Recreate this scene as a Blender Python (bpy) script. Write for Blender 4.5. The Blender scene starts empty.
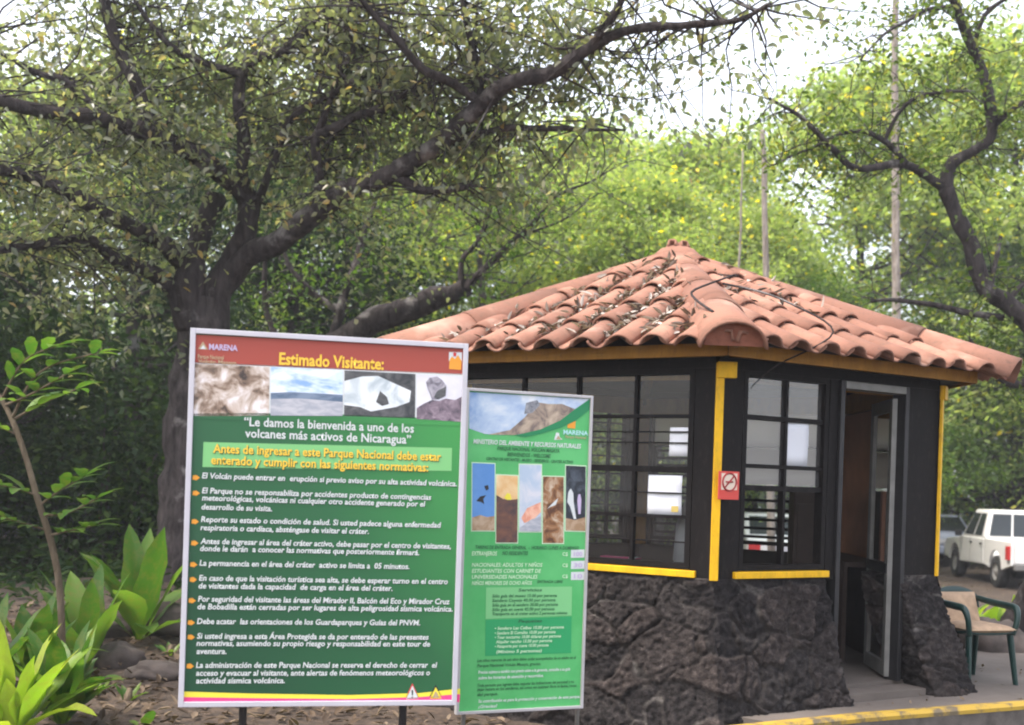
import bpy, math, random
import numpy as np
from mathutils import Vector, Matrix, noise

VEIL = .0016
random.seed(7); rng = np.random.default_rng(7)
S = bpy.context.scene
COL = S.collection
R = math.radians
PI = math.pi

# ------------------------------------------------------------------ camera
F = 1100.0; CX, CY = 512.0, 481.5; ROLL = 0.033; EYE = 1.55
cs, sn = math.cos(ROLL), math.sin(ROLL)
def ray(px, py):
    a = (px - CX) / F; b = (CY - py) / F
    return Vector((a * cs - b * sn, 1.0, a * sn + b * cs))
def at(px, py, Y):
    d = ray(px, py)
    return Vector((d.x * Y, Y, EYE + d.z * Y))
cam = bpy.data.cameras.new("camera"); co = bpy.data.objects.new("camera", cam); COL.objects.link(co)
cam.sensor_fit = 'HORIZONTAL'; cam.sensor_width = 36.0; cam.lens = 36.0 * F / 1024.0
cam.shift_y = (CY - 362.5) / 1024.0
cam.clip_start = 0.05; cam.clip_end = 800
co.location = (0, 0, EYE)
co.rotation_euler = (Matrix.Rotation(PI / 2, 3, 'X') @ Matrix.Rotation(ROLL, 3, 'Z')).to_euler()
cam.dof.use_dof = True; cam.dof.focus_distance = 6.2; cam.dof.aperture_fstop = 2.4
S.camera = co

# ------------------------------------------------------------------ materials
MATS = {}
class NT:
    def __init__(s, name):
        m = bpy.data.materials.new(name); m.use_nodes = True
        s.m = m; s.t = m.node_tree; s.n = s.t.nodes; s.l = s.t.links
        s.out = s.n['Material Output']; s.p = s.n['Principled BSDF']
        MATS[name] = m
    def node(s, typ, **kw):
        n = s.n.new(typ)
        for k, v in kw.items():
            if k in n.inputs: n.inputs[k].default_value = v
            else: setattr(n, k, v)
        return n
    def link(s, a, b): s.l.new(a, b)
    def coord(s, which='Object'):
        return s.node('ShaderNodeTexCoord').outputs[which]
    def ramp(s, fac, stops, interp='LINEAR'):
        r = s.node('ShaderNodeValToRGB'); r.color_ramp.interpolation = interp
        e = r.color_ramp.elements
        while len(e) < len(stops): e.new(0.5)
        for i, (p, c) in enumerate(stops):
            e[i].position = p; e[i].color = (*c, 1) if len(c) == 3 else c
        s.link(fac, r.inputs[0]); return r.outputs[0]
    def noise(s, scale, detail=4, rough=.55, vec=None, dist=0):
        n = s.node('ShaderNodeTexNoise'); n.inputs['Scale'].default_value = scale
        n.inputs['Detail'].default_value = detail; n.inputs['Roughness'].default_value = rough
        n.inputs['Distortion'].default_value = dist
        s.link(vec if vec is not None else s.coord(), n.inputs['Vector']); return n.outputs[0]
    def mix(s, fac, a, b, mode='MIX'):
        n = s.node('ShaderNodeMix'); n.data_type = 'RGBA'; n.blend_type = mode
        for inp, v in ((n.inputs[0], fac), (n.inputs[6], a), (n.inputs[7], b)):
            if hasattr(v, 'is_linked') or hasattr(v, 'links'): s.link(v, inp)
            elif isinstance(v, (int, float)): inp.default_value = v
            else: inp.default_value = (*v, 1)
        return n.outputs[2]
    def bump(s, h, strength=.3, dist=.01):
        b = s.node('ShaderNodeBump'); b.inputs['Strength'].default_value = strength; b.inputs['Distance'].default_value = dist
        s.link(h, b.inputs['Height']); s.link(b.outputs[0], s.p.inputs['Normal'])
    def base(s, c):
        if hasattr(c, 'links'): s.link(c, s.p.inputs['Base Color'])
        else: s.p.inputs['Base Color'].default_value = (*c, 1)
    def rough(s, v): s.p.inputs['Roughness'].default_value = v

def plain(name, c, rough=.6, var=.18, scale=9, metal=0, bump=.1):
    t = NT(name)
    n = t.noise(scale, 5)
    lo = tuple(x * (1 - var) for x in c); hi = tuple(min(1, x * (1 + var)) for x in c)
    t.base(t.ramp(n, [(.3, lo), (.7, hi)])); t.rough(rough); t.p.inputs['Metallic'].default_value = metal
    if bump: t.bump(t.noise(scale * 6, 3), bump, .004)
    return t.m

def leafmat(name, stops, trans=.45, rough=.5, mottle=0):
    t = NT(name)
    g = t.node('ShaderNodeNewGeometry')
    c = t.ramp(g.outputs['Random Per Island'], stops)
    if mottle:
        c = t.mix(t.ramp(t.noise(16, 5, .65), [(.45, (0, 0, 0)), (.75, (mottle,) * 3)]), c, (.2, .17, .05)); t.bump(t.noise(40, 3), .35, .01)
    t.base(c); t.rough(rough); t.p.inputs['Specular IOR Level'].default_value = .35
    tr = t.node('ShaderNodeBsdfTranslucent')
    br = t.mix(1.0, c, (1.6, 1.75, .8), 'MULTIPLY')
    t.link(br, tr.inputs[0])
    mx = t.node('ShaderNodeMixShader'); mx.inputs[0].default_value = trans
    t.link(t.p.outputs[0], mx.inputs[1]); t.link(tr.outputs[0], mx.inputs[2]); t.link(mx.outputs[0], t.out.inputs[0])
    return t.m

def barkmat(name, lo, hi, patch=None):
    t = NT(name)
    mp = t.node('ShaderNodeMapping'); mp.inputs['Scale'].default_value = (1, 1, .25); t.link(t.coord(), mp.inputs[0])
    n = t.noise(14, 6, .65, mp.outputs[0])
    c = t.ramp(n, [(.32, lo), (.68, hi)])
    if patch:
        n2 = t.noise(2.3, 5, .6)
        c = t.mix(t.ramp(n2, [(.58, (0, 0, 0)), (.68, (1, 1, 1))]), c, patch)
    t.base(c); t.rough(.9); t.p.inputs['Specular IOR Level'].default_value = .2; t.bump(n, 1.0, .06)
    return t.m

LEAF_OLIVE = leafmat('leaf_olive', [(0, (.12, .14, .1)), (.5, (.18, .2, .135)), (.85, (.25, .25, .17)), (.97, (.32, .28, .18)), (1, (.45, .3, .12))], .55, .3)  # leaf colour raised beyond natural to imitate frontal light and lens veil
LEAF_OLIVE.node_tree.nodes['Principled BSDF'].inputs['Specular IOR Level'].default_value = .8
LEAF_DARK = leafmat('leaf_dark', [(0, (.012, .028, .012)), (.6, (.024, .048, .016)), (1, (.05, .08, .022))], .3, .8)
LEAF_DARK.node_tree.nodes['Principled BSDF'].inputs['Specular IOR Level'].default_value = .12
LEAF_MID = leafmat('leaf_mid', [(0, (.05, .1, .02)), (.6, (.085, .15, .028)), (1, (.15, .2, .04))], .45)
LEAF_LIGHT = leafmat('leaf_light', [(0, (.17, .23, .075)), (.6, (.26, .32, .115)), (.97, (.38, .4, .16)), (.975, (.75, .6, .03)), (1, (.8, .62, .03))], .6)  # greens lightened to put lens bloom and overexposure into the leaf colour
LEAF_PLANT = leafmat('leaf_plant', [(0, (.035, .095, .016)), (.6, (.065, .155, .024)), (1, (.13, .23, .035))], .4, .38, .6)
LEAF_LIME = leafmat('leaf_lime', [(0, (.14, .26, .03)), (1, (.35, .42, .05))], .45, .4, .5)
LEAF_DRY = leafmat('leaf_dry', [(0, (.045, .03, .02)), (.5, (.095, .064, .04)), (1, (.2, .15, .105))], .1, .8)
BARK = barkmat('bark_dark', (.014, .0115, .012), (.078, .065, .065), (.21, .195, .19))
BARK_MOTTLED = barkmat('bark_mottled', (.02, .017, .017), (.095, .08, .078), (.27, .25, .24))
BARK_PALE = barkmat('bark_pale', (.16, .13, .11), (.38, .33, .29))
BARK_STEM = barkmat('bark_stem', (.1, .075, .05), (.22, .17, .12))

def stone_mat():
    t = NT('lava_stone')
    at_ = t.node('ShaderNodeAttribute'); at_.attribute_name = 'cell'
    sep = t.node('ShaderNodeSeparateColor'); t.link(at_.outputs['Color'], sep.inputs[0])
    n = t.noise(22, 7, .7); n2 = t.noise(90, 4, .6)
    c1 = t.ramp(n, [(.3, (.0105, .0098, .0102)), (.5, (.026, .0238, .0242)), (.66, (.056, .051, .051)), (.8, (.19, .175, .172))])
    c2 = t.ramp(sep.outputs[0], [(0, (.6, .58, .6)), (.5, (1, .96, .94)), (1, (1.5, 1.32, 1.22))])
    c = t.mix(1.0, c1, c2, 'MULTIPLY')
    m = t.ramp(sep.outputs[1], [(.0, (.7, .7, .7)), (.08, (0, 0, 0))])
    mort = t.ramp(t.noise(5, 5), [(.35, (.022, .019, .018)), (.56, (.06, .053, .05)), (.68, (.24, .22, .2))])
    t.base(t.mix(m, c, mort)); t.rough(.95); t.p.inputs['Specular IOR Level'].default_value = .15
    t.bump(t.mix(.5, n, n2), .9, .02)
    return t.m
STONE = stone_mat()
ROCK = plain('rock_grey', (.075, .06, .053), .95, .45, 7, 0, .8)

def tile_mat(name, k=1.0):
    t = NT(name)
    g = t.node('ShaderNodeNewGeometry')
    c = t.ramp(g.outputs['Random Per Island'], [(0, (.2 * k, .09 * k, .06 * k)), (.5, (.285 * k, .132 * k, .088 * k)), (1, (.37 * k, .185 * k, .127 * k))])
    n = t.noise(6, 6, .65)
    c = t.mix(t.ramp(n, [(.46, (0, 0, 0)), (.72, (.85, .85, .85))]), c, (.17 * k, .085 * k, .055 * k))
    n5 = t.noise(26, 6, .7); c = t.mix(t.ramp(n5, [(.56, (0, 0, 0)), (.7, (.7, .7, .7))]), c, (.11, .07, .052))
    n3 = t.noise(2.1, 4, .6)
    c = t.mix(t.ramp(n3, [(.55, (0, 0, 0)), (.75, (.6, .6, .6))]), c, (.55, .36, .28))
    t.base(c); t.rough(.85); t.bump(t.noise(60, 4), .25, .005)
    return t.m
TILE = tile_mat('terracotta_tile'); TILE_RIDGE = tile_mat('terracotta_ridge', .95)
MORTAR_RED = plain('red_mortar', (.3, .11, .07), .9, .3, 12, 0, .5)

BLACK = plain('black_paint', (.016, .0135, .014), .5, .3, 6, 0, .15)
BLACK_IN = plain('dark_lining', (.03, .022, .018), .7, .3, 6)
def painted(name, c, rough=.6, spec=.2, grime=(.03, .022, .015), amt=.5):
    t = NT(name); mp = t.node('ShaderNodeMapping'); mp.inputs['Scale'].default_value = (1, 1, .35); t.link(t.coord(), mp.inputs[0])
    n = t.noise(11, 7, .65, mp.outputs[0]); n2 = t.noise(45, 5, .6, mp.outputs[0])
    k = t.ramp(n, [(.25, tuple(x * .75 for x in c)), (.7, tuple(x * 1.2 for x in c))])
    k = t.mix(t.ramp(n2, [(.55, (0, 0, 0)), (.75, (amt, amt, amt))]), k, grime)
    t.base(k); t.rough(rough); t.p.inputs['Specular IOR Level'].default_value = spec; t.bump(n2, .3, .004); return t.m
BLACK = painted('black_board_paint', (.0095, .008, .0082), .6, .12, (.035, .03, .027), .6)
YELLOW = painted('yellow_paint', (.74, .42, .012), .55, .25, (.3, .16, .03), .6)
YELLOW_SHADED = painted('yellow_paint_shaded', (.32, .155, .028), .65, .15, (.16, .09, .03), .7)  # dimmer copy of the yellow paint, shade put into the colour
PLY = plain('plywood_brown', (.32, .14, .075), .6, .25, 3)
WOODDK = plain('wood_dark', (.035, .02, .014), .6, .3, 5)
GREYMET = plain('grey_metal', (.19, .185, .175), .45, .2, 8, .3)
DARKMET = plain('dark_metal', (.026, .025, .027), .5, .2, 8, .4)
FRAMEWHITE = plain('frame_white', (.52, .51, .56), .45, .06, 5)
PAPER = plain('paper_white', (.76, .77, .82), .8, .04, 3, 0, 0)
CONC = None
def conc():
    t = NT('concrete_pavement')
    n = t.noise(1.3, 7, .6); n2 = t.noise(18, 5, .6)
    c = t.ramp(n, [(.3, (.085, .07, .06)), (.6, (.14, .118, .103)), (.8, (.19, .165, .145))])
    c = t.mix(t.ramp(n2, [(.5, (0, 0, 0)), (.72, (.5, .5, .5))]), c, (.12, .1, .085))
    t.base(c); t.rough(.9); t.bump(n2, .4, .01); return t.m
CONC = conc()
def dirt():
    t = NT('dirt_ground')
    n = t.noise(.9, 8, .62); n2 = t.noise(14, 6, .65); n3 = t.noise(55, 3, .6)
    c = t.ramp(n, [(.3, (.022, .015, .011)), (.55, (.046, .032, .023)), (.75, (.08, .057, .042))])
    c = t.mix(t.ramp(n2, [(.45, (0, 0, 0)), (.65, (.75, .75, .75))]), c, (.12, .082, .058))
    c = t.mix(t.ramp(n3, [(.6, (0, 0, 0)), (.68, (.8, .8, .8))]), c, (.04, .03, .022))
    t.base(c); t.rough(.95); t.bump(t.mix(.5, n2, n3), .7, .03); return t.m
DIRT = dirt()  # soil colour lowered to stand in for shade on the ground
ASPH = plain('asphalt', (.05, .048, .047), .9, .25, 20, 0, .5)
KERBC = plain('kerb_concrete', (.1, .085, .075), .9, .35, 9, 0, .4)
def worn_yellow():
    t = NT('worn_yellow_paint')
    n = t.noise(9, 6, .65)
    t.base(t.mix(t.ramp(n, [(.47, (0, 0, 0)), (.62, (1, 1, 1))]), (.42, .27, .03), (.13, .1, .06))); t.rough(.7); return t.m
KERBY = worn_yellow()

def glass(name, tint=(.9, .95, .95), gl=1.0, dirty=.06, ior=1.5):
    t = NT(name)
    tr = t.node('ShaderNodeBsdfTransparent'); tr.inputs[0].default_value = (*tint, 1)
    go = t.node('ShaderNodeBsdfGlossy'); go.inputs['Roughness'].default_value = .04
    df = t.node('ShaderNodeBsdfDiffuse'); df.inputs[0].default_value = (.5, .47, .47, 1)
    fr = t.node('ShaderNodeFresnel'); fr.inputs[0].default_value = 1.5
    m = t.node('ShaderNodeMixShader'); t.link(fr.outputs[0], m.inputs[0]); t.link(tr.outputs[0], m.inputs[1]); t.link(go.outputs[0], m.inputs[2])
    fr.inputs[0].default_value = ior
    m2 = t.node('ShaderNodeMixShader'); m2.inputs[0].default_value = dirty
    t.link(m.outputs[0], m2.inputs[1]); t.link(df.outputs[0], m2.inputs[2]); t.link(m2.outputs[0], t.out.inputs[0])
    t.n.remove(t.p); return t.m
GLASS = glass('window_glass', dirty=.025)
GLASS_REFLECT = glass('window_glass_reflect', (.9, .92, .92), 1, .1, 2.3)  # reflection and pale diffuse raised to imitate bright sky on the panes
CARGLASS = plain('car_glass', (.02, .025, .028), .08, .1, 3, 0, 0)
WHITEPAINT = plain('white_car_paint', (.78, .77, .75), .25, .04, 4, 0, 0)
BLUEPAINT = plain('greyblue_car_paint', (.3, .33, .42), .25, .1, 4, 0, 0)
DARKPAINT = plain('darkblue_car_paint', (.05, .055, .08), .3, .1, 4, 0, 0)
RUBBER = plain('rubber', (.018, .018, .018), .85, .2, 20)
RIM = plain('wheel_rim', (.4, .39, .38), .4, .2, 20, .5)
REDLAMP = plain('red_lamp', (.5, .03, .03), .2, .1, 9, 0, 0)
GREENPL = plain('green_plastic', (.006, .032, .028), .35, .15, 8, 0, .05)
CUSHION = plain('beige_cushion', (.42, .29, .19), .95, .2, 14, 0, .6)
def blindmat():
    t = NT('pale_blind'); t.base((.8, .7, .68)); t.rough(.9)
    tr = t.node('ShaderNodeBsdfTranslucent'); tr.inputs[0].default_value = (.92, .8, .76, 1)
    mx = t.node('ShaderNodeMixShader'); mx.inputs[0].default_value = .8
    t.link(t.p.outputs[0], mx.inputs[1]); t.link(tr.outputs[0], mx.inputs[2]); t.link(mx.outputs[0], t.out.inputs[0]); return t.m
BLIND = blindmat()
def ink(name, c, rough=.55): 
    t = NT(name); t.base(c); t.rough(rough); return t.m

# ------------------------------------------------------------------ mesh building
class MB:
    def __init__(s): s.v = []; s.f = []; s.mi = []; s.mats = []; s.sm = []
    def _m(s, m):
        if m is None: return 0
        if m not in s.mats: s.mats.append(m)
        return s.mats.index(m)
    def add(s, vs, fs, m=None, smooth=False):
        o = len(s.v); i = s._m(m)
        s.v += [tuple(v) for v in vs]
        for f in fs: s.f.append(tuple(o + k for k in f)); s.mi.append(i); s.sm.append(smooth)
    def hexa(s, P, m=None):   # 8 points: bottom 4 (ccw), top 4
        s.add(P, [(3, 2, 1, 0), (4, 5, 6, 7), (0, 1, 5, 4), (1, 2, 6, 5), (2, 3, 7, 6), (3, 0, 4, 7)], m)
    def box(s, c, size, m=None, rot=None):
        x, y, z = [k / 2 for k in size]
        P = [Vector(p) for p in ((-x, -y, -z), (x, -y, -z), (x, y, -z), (-x, y, -z), (-x, -y, z), (x, -y, z), (x, y, z), (-x, y, z))]
        if rot is not None: P = [rot @ p for p in P]
        c = Vector(c); s.hexa([p + c for p in P], m)
    def tube(s, pts, rad, seg=8, m=None, cap=True, lump=0):
        pts = [Vector(p) for p in pts]; n = len(pts)
        if not hasattr(rad, '__len__'): rad = [rad] * n
        vs = []; fs = []
        T0 = (pts[1] - pts[0]).normalized()
        N = T0.orthogonal().normalized()
        for i in range(n):
            T = (pts[min(i + 1, n - 1)] - pts[max(i - 1, 0)]).normalized()
            N = (N - T * N.dot(T)); N = N.normalized() if N.length > 1e-6 else T.orthogonal().normalized()
            B = T.cross(N)
            for k in range(seg):
                a = 2 * PI * k / seg
                d = N * math.cos(a) + B * math.sin(a)
                r = rad[i]
                if lump: r *= 1 + lump * noise.noise((pts[i] + d * r) * 4.0 + Vector((7, 3, 1)))
                vs.append(pts[i] + d * r)
        for i in range(n - 1):
            for k in range(seg):
                k2 = (k + 1) % seg
                fs.append((i * seg + k, i * seg + k2, (i + 1) * seg + k2, (i + 1) * seg + k))
        s.add(vs, fs, m, True)
        if cap:
            o = len(s.v) - n * seg
            s.f.append(tuple(o + k for k in reversed(range(seg)))); s.mi.append(s._m(m)); s.sm.append(False)
            s.f.append(tuple(o + (n - 1) * seg + k for k in range(seg))); s.mi.append(s._m(m)); s.sm.append(False)
    def grid(s, rows, m=None, smooth=True, close=False):
        h = len(rows); w = len(rows[0]); vs = [p for r in rows for p in r]; fs = []
        for i in range(h - 1):
            for j in range(w - 1 if not close else w):
                j2 = (j + 1) % w
                fs.append((i * w + j, i * w + j2, (i + 1) * w + j2, (i + 1) * w + j))
        s.add(vs, fs, m, smooth)
    def prism(s, poly, d, m=None):   # poly: 3d points, extruded by vector d
        n = len(poly); d = Vector(d); P = [Vector(p) for p in poly]
        vs = P + [p + d for p in P]
        fs = [tuple(reversed(range(n))), tuple(range(n, 2 * n))] + [(i, (i + 1) % n, n + (i + 1) % n, n + i) for i in range(n)]
        s.add(vs, fs, m)
    def build(s, name, m=None, parent=None, bevel=0, solid=0, loc=None):
        me = bpy.data.meshes.new(name); me.from_pydata(s.v, [], s.f)
        mats = s.mats or [m]
        for k in mats: me.materials.append(k)
        if len(mats) > 1: me.polygons.foreach_set('material_index', s.mi)
        me.polygons.foreach_set('use_smooth', s.sm); me.update()
        o = bpy.data.objects.new(name, me); COL.objects.link(o)
        if parent is not None: o.parent = parent
        if loc is not None: o.location = loc
        if solid:
            k = o.modifiers.new('solid', 'SOLIDIFY'); k.thickness = solid; k.offset = 0
        if bevel:
            k = o.modifiers.new('bevel', 'BEVEL'); k.width = bevel; k.segments = 2; k.limit_method = 'ANGLE'; k.angle_limit = R(40)
        return o

def tag(o, label=None, cat=None, group=None, kind=None):
    for k, v in (('label', label), ('category', cat), ('group', group), ('kind', kind)):
        if v: o[k] = v
    return o
def thing(name, label, cat, loc=(0, 0, 0), rz=0, group=None):
    o = bpy.data.objects.new(name, None); COL.objects.link(o); o.location = loc; o.rotation_euler = (0, 0, rz)
    o.empty_display_size = .2
    return tag(o, label, cat, group)
def copy_tree(o, parent=None):
    c = o.copy(); COL.objects.link(c)
    if parent is not None: c.parent = parent
    for ch in [x for x in o.children]: copy_tree(ch, c)
    return c

def leaf_mesh(name, P, size, m, parent=None, flat=.55, ratio=.45, detailed=False, droop=.3, sizevar=.35):
    P = np.asarray(P, float); n = len(P)
    az = rng.uniform(0, 2 * PI, n); el = rng.normal(-droop, .45, n)
    d = np.stack([np.cos(az) * np.cos(el), np.sin(az) * np.cos(el), np.sin(el)], 1)
    up = rng.normal(0, 1, (n, 3)); up[:, 2] = np.abs(up[:, 2]) + flat * 2.2
    side = np.cross(d, up); side /= np.linalg.norm(side, axis=1, keepdims=True) + 1e-9
    nn = np.cross(side, d)
    L = (size * (1 + rng.uniform(-sizevar, sizevar, n)))[:, None]; W = L * ratio * .5
    if detailed:
        v = np.stack([P, P + d * L * .3 + side * W + nn * W * .35, P + d * L * .68 + side * W * .75 + nn * W * .25 - nn * L * .03,
                      P + d * L - nn * L * .12, P + d * L * .68 - side * W * .75 + nn * W * .25 - nn * L * .03, P + d * L * .3 - side * W + nn * W * .35], 1)
        fi = np.array([[0, 3, 2, 1], [0, 5, 4, 3]]); k = 6
    else:
        v = np.stack([P, P + d * L * .45 + side * W + nn * W * .3, P + d * L, P + d * L * .45 - side * W - nn * W * .1], 1)
        fi = np.array([[0, 3, 2, 1]]); k = 4
    faces = (np.arange(n)[:, None, None] * k + fi[None]).reshape(-1, 4)
    me = bpy.data.meshes.new(name); nf = len(faces)
    me.vertices.add(n * k); me.vertices.foreach_set('co', v.reshape(-1))
    me.loops.add(nf * 4); me.loops.foreach_set('vertex_index', faces.reshape(-1).astype(np.int32))
    me.polygons.add(nf); me.polygons.foreach_set('loop_start', np.arange(nf, dtype=np.int32) * 4)
    me.update(calc_edges=True); me.materials.append(m)
    o = bpy.data.objects.new(name, me); COL.objects.link(o)
    if parent is not None: o.parent = parent
    return o

def smooth_path(pts, rad, sub=5, wob=0.0):
    P = [Vector(p) for p in pts]; out = []; rr = []
    n = len(P)
    for i in range(n - 1):
        p0 = P[max(i - 1, 0)]; p1 = P[i]; p2 = P[i + 1]; p3 = P[min(i + 2, n - 1)]
        for k in range(sub):
            t = k / sub
            q = .5 * ((2 * p1) + (-p0 + p2) * t + (2 * p0 - 5 * p1 + 4 * p2 - p3) * t * t + (-p0 + 3 * p1 - 3 * p2 + p3) * t ** 3)
            if wob: q += Vector((noise.noise(q * 2.1), noise.noise(q * 2.1 + Vector((9, 0, 0))), noise.noise(q * 2.1 + Vector((0, 9, 0))))) * wob
            out.append(q); rr.append(rad[i] * (1 - t) + rad[i + 1] * t)
    out.append(P[-1]); rr.append(rad[-1])
    return out, rr

def sstep(a, b, x):
    t = min(1, max(0, (x - a) / (b - a))); return t * t * (3 - 2 * t)

# ------------------------------------------------------------------ ground
def gh(x, y):
    z = .38 * math.exp(-((x + 3.2) / 3.0) ** 2 - ((y - 12) / 2.6) ** 2)
    z += -.45 * sstep(12, 22, y) * sstep(1, 5, x)
    z += .04 * noise.noise(Vector((x * .7, y * .7, 0))) * sstep(6.5, 9, y + abs(x) * .3)
    z += .02 * noise.noise(Vector((x * 2.3, y * 2.3, 5))) * (1 if x < -.3 else 0)
    return z
def axis(lo, hi, dl, dh, step):
    a = list(np.arange(dl, dh + 1e-6, step)); v = dl; s = step
    while v > lo: s *= 1.25; v -= s; a.insert(0, max(v, lo))
    v = dh; s = step
    while v < hi: s *= 1.25; v += s; a.append(min(v, hi))
    return a
xs = axis(-80, 80, -8, 12, .2); ys = axis(-30, 110, 3, 28, .2)
g = MB()
g.grid([[Vector((x, y, gh(x, y))) for x in xs] for y in ys], DIRT)
tag(g.build('ground', DIRT), kind='structure')

BC = Vector((1.27, 8.88, 0)); RW = 2.05; RE = 2.40
ANG = [R(-90 + 60 * k) for k in range(6)]
def hv(k, r=RW, z=0.0):
    a = ANG[k % 6]; return Vector((BC.x + r * math.cos(a), BC.y + r * math.sin(a), z))
def face_axes(k):
    a, b = hv(k), hv(k + 1); e = (b - a).normalized(); n = Vector((e.y, -e.x, 0)); return a, e, n
def W(k, t, d, z):
    a, e, n = face_axes(k); p = a + e * t + n * d; p.z = z; return p
def wbox(mb, k, t0, t1, d0, d1, z0, z1, m=None):
    mb.hexa([W(k, t0, d1, z0), W(k, t1, d1, z0), W(k, t1, d0, z0), W(k, t0, d0, z0), W(k, t0, d1, z1), W(k, t1, d1, z1), W(k, t1, d0, z1), W(k, t0, d0, z1)], m)

# pavement (island) with kerb
def off(p, n, d): return p + n * d
kerb_line = [Vector((.3, 5.7, 0)), Vector((.75, 5.95, 0)), Vector((1.2, 6.2, 0)), Vector((1.6, 6.42, 0)), Vector((2.24, 6.77, 0)), Vector((3.46, 7.33, 0)), Vector((5.2, 8.05, 0)), Vector((9, 9.6, 0)), Vector((14, 11.8, 0))]
PZ = .18
def in_dir(i):
    a = kerb_line[max(i - 1, 0)]; b = kerb_line[min(i + 1, len(kerb_line) - 1)]; t = (b - a).normalized(); return Vector((-t.y, t.x, 0))
inner = [kerb_line[i] + in_dir(i) * .085 for i in range(len(kerb_line))]
m_ = MB()
back = [Vector((14, 14.2, 0)), Vector((9, 12.2, 0)), Vector((4.6, 10.15, 0)), Vector((3.7, 10.9, 0)), Vector((1.3, 12.0, 0)), Vector((-1.2, 10.5, 0)), Vector((-.62, 7.8, 0)), Vector((1.3, 6.72, 0))]
poly = [Vector((p.x, p.y, -.3)) for p in inner[3:] + back]
m_.prism(poly, (0, 0, PZ + .3), CONC)
tag(m_.build('pavement', CONC), kind='structure')
m_ = MB()
def kerb_sec(i):
    p = kerb_line[i]; q = inner[i]; mid = p.lerp(q, .15)
    return [Vector((p.x, p.y, -.3)), Vector((p.x, p.y, PZ - .015)), Vector((mid.x, mid.y, PZ + .004)), Vector((q.x, q.y, PZ + .004)), Vector((q.x, q.y, -.3))]
secs = []
for i in range(len(kerb_line) - 1):
    A, B = kerb_sec(i), kerb_sec(i + 1)
    for k in range(8): secs.append([a.lerp(b, k / 8) for a, b in zip(A, B)])
secs.append(kerb_sec(len(kerb_line) - 1))
m_.grid(secs, KERBC, False)
kb = tag(m_.build('kerb', KERBC), kind='structure')
m_ = MB()
m_.grid([[s_[1] + Vector((0, 0, -.02)) + (s_[1] - s_[3]).normalized() * .003, s_[1] + Vector((0, 0, .004)) + (s_[1] - s_[3]).normalized() * .003, s_[2] + Vector((0, 0, .004)), s_[3].lerp(s_[2], .15) + Vector((0, 0, .004))] for s_ in secs], KERBY, False)
m_.build('yellow_paint', KERBY, kb)
# road in front of the kerb
m_ = MB()
rp = [Vector((p.x, p.y, .012)) for p in kerb_line] + [Vector((30, 18.6, .012)), Vector((34, 8, .012)), Vector((3.5, -8, .012)), Vector((.2, 3.0, .012)), Vector((.62, 5.3, .012))]
m_.add(rp, [tuple(range(len(rp)))], ASPH)
tag(m_.build('road', ASPH), kind='structure')

# ------------------------------------------------------------------ booth
booth = thing('ticket_booth', 'six-sided park entrance booth with lava stone base, black window walls and clay tile roof', 'booth', (BC.x, BC.y, PZ))
BI = Vector((-BC.x, -BC.y, -PZ))
def bpart(mb, name, m, parent=None, **k):   # vertices in world space, shifted under the booth's origin
    mb.v = [tuple(Vector(v) + BI) for v in mb.v]
    return mb.build(name, m, parent or booth, **k)

FLZ = .25; BZ = .985
# stone base
def flare(h): return .34 * (1 - h) ** 1.25
cells = []
def stone_disp(p):
    q = Vector((p.x * 3.1, p.y * 3.1, p.z * 4.2)); q += Vector((noise.noise(q * 1.3), noise.noise(q * 1.3 + Vector((5, 5, 5))), noise.noise(q * 1.3 + Vector((9, 1, 2))))) * .35
    d, pts = noise.voronoi(q)
    e = d[1] - d[0]; c = noise.cell(pts[0] * 7.31)
    c = (math.sin(pts[0].x * 12.9 + pts[0].y * 78.2 + pts[0].z * 37.7) * 43758.5) % 1.0
    s_ = min(1, e / .1); s_ = s_ * (2 - s_)
    n1 = noise.noise(q * 1.1); n2 = abs(noise.noise(q * 2.4 + Vector((3, 8, 1)))); n3 = abs(noise.noise(q * 5.3)); n4 = noise.noise(q * 11); n5 = noise.noise(q * 23)
    k_ = .35 + .65 * min(1, max(0, .5 + 1.6 * noise.noise(q * .8 + Vector((20, 3, 7)))))
    qf = q * 3.2 + Vector((noise.noise(q * 4), noise.noise(q * 4 + Vector((4, 4, 4))), noise.noise(q * 4 + Vector((8, 1, 5))))) * .5
    df, _p = noise.voronoi(qf); e2 = min(1, (df[1] - df[0]) / .2)
    disp = -.016 * max(0, 1 - e / .06) * k_ + .026 * s_ * k_ + .036 * (c - .5) * s_ + .012 * n1 + .012 * e2 - .008 * n2 - .014 * n3 + .012 * n4 + .013 * n5
    return disp, c, e
mbS = MB(); SC = []
def stone_run(path_fn, ns, nh):
    rows = []
    for j in range(nh + 1):
        h = j / nh; z = -.04 + (BZ + .04) * h; row = []
        for i in range(ns + 1):
            p, out = path_fn(i / ns, h); p = Vector((p.x, p.y, z))
            d, c, e = stone_disp(p)
            fade = 1 if h < .97 else .4
            row.append(p + out * d * fade + Vector((0, 0, d * .3 * (h < .97)))); SC.append((c, min(1, e), 0, 1))
        rows.append(row)
    # top cap
    row = []
    for i in range(ns + 1):
        p, out = path_fn(i / ns, 1); q = p - out * .2; row.append(Vector((q.x, q.y, BZ))); SC.append((.5, 0, 0, 1))
    rows.append(row)
    mbS.grid(rows, STONE)
def fpt(k, t, h):   # point on the flared face k at fraction t
    r = RW + flare(h) / math.cos(R(30)); a = hv(k, r); b = hv(k + 1, r); return a.lerp(b, t)
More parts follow.
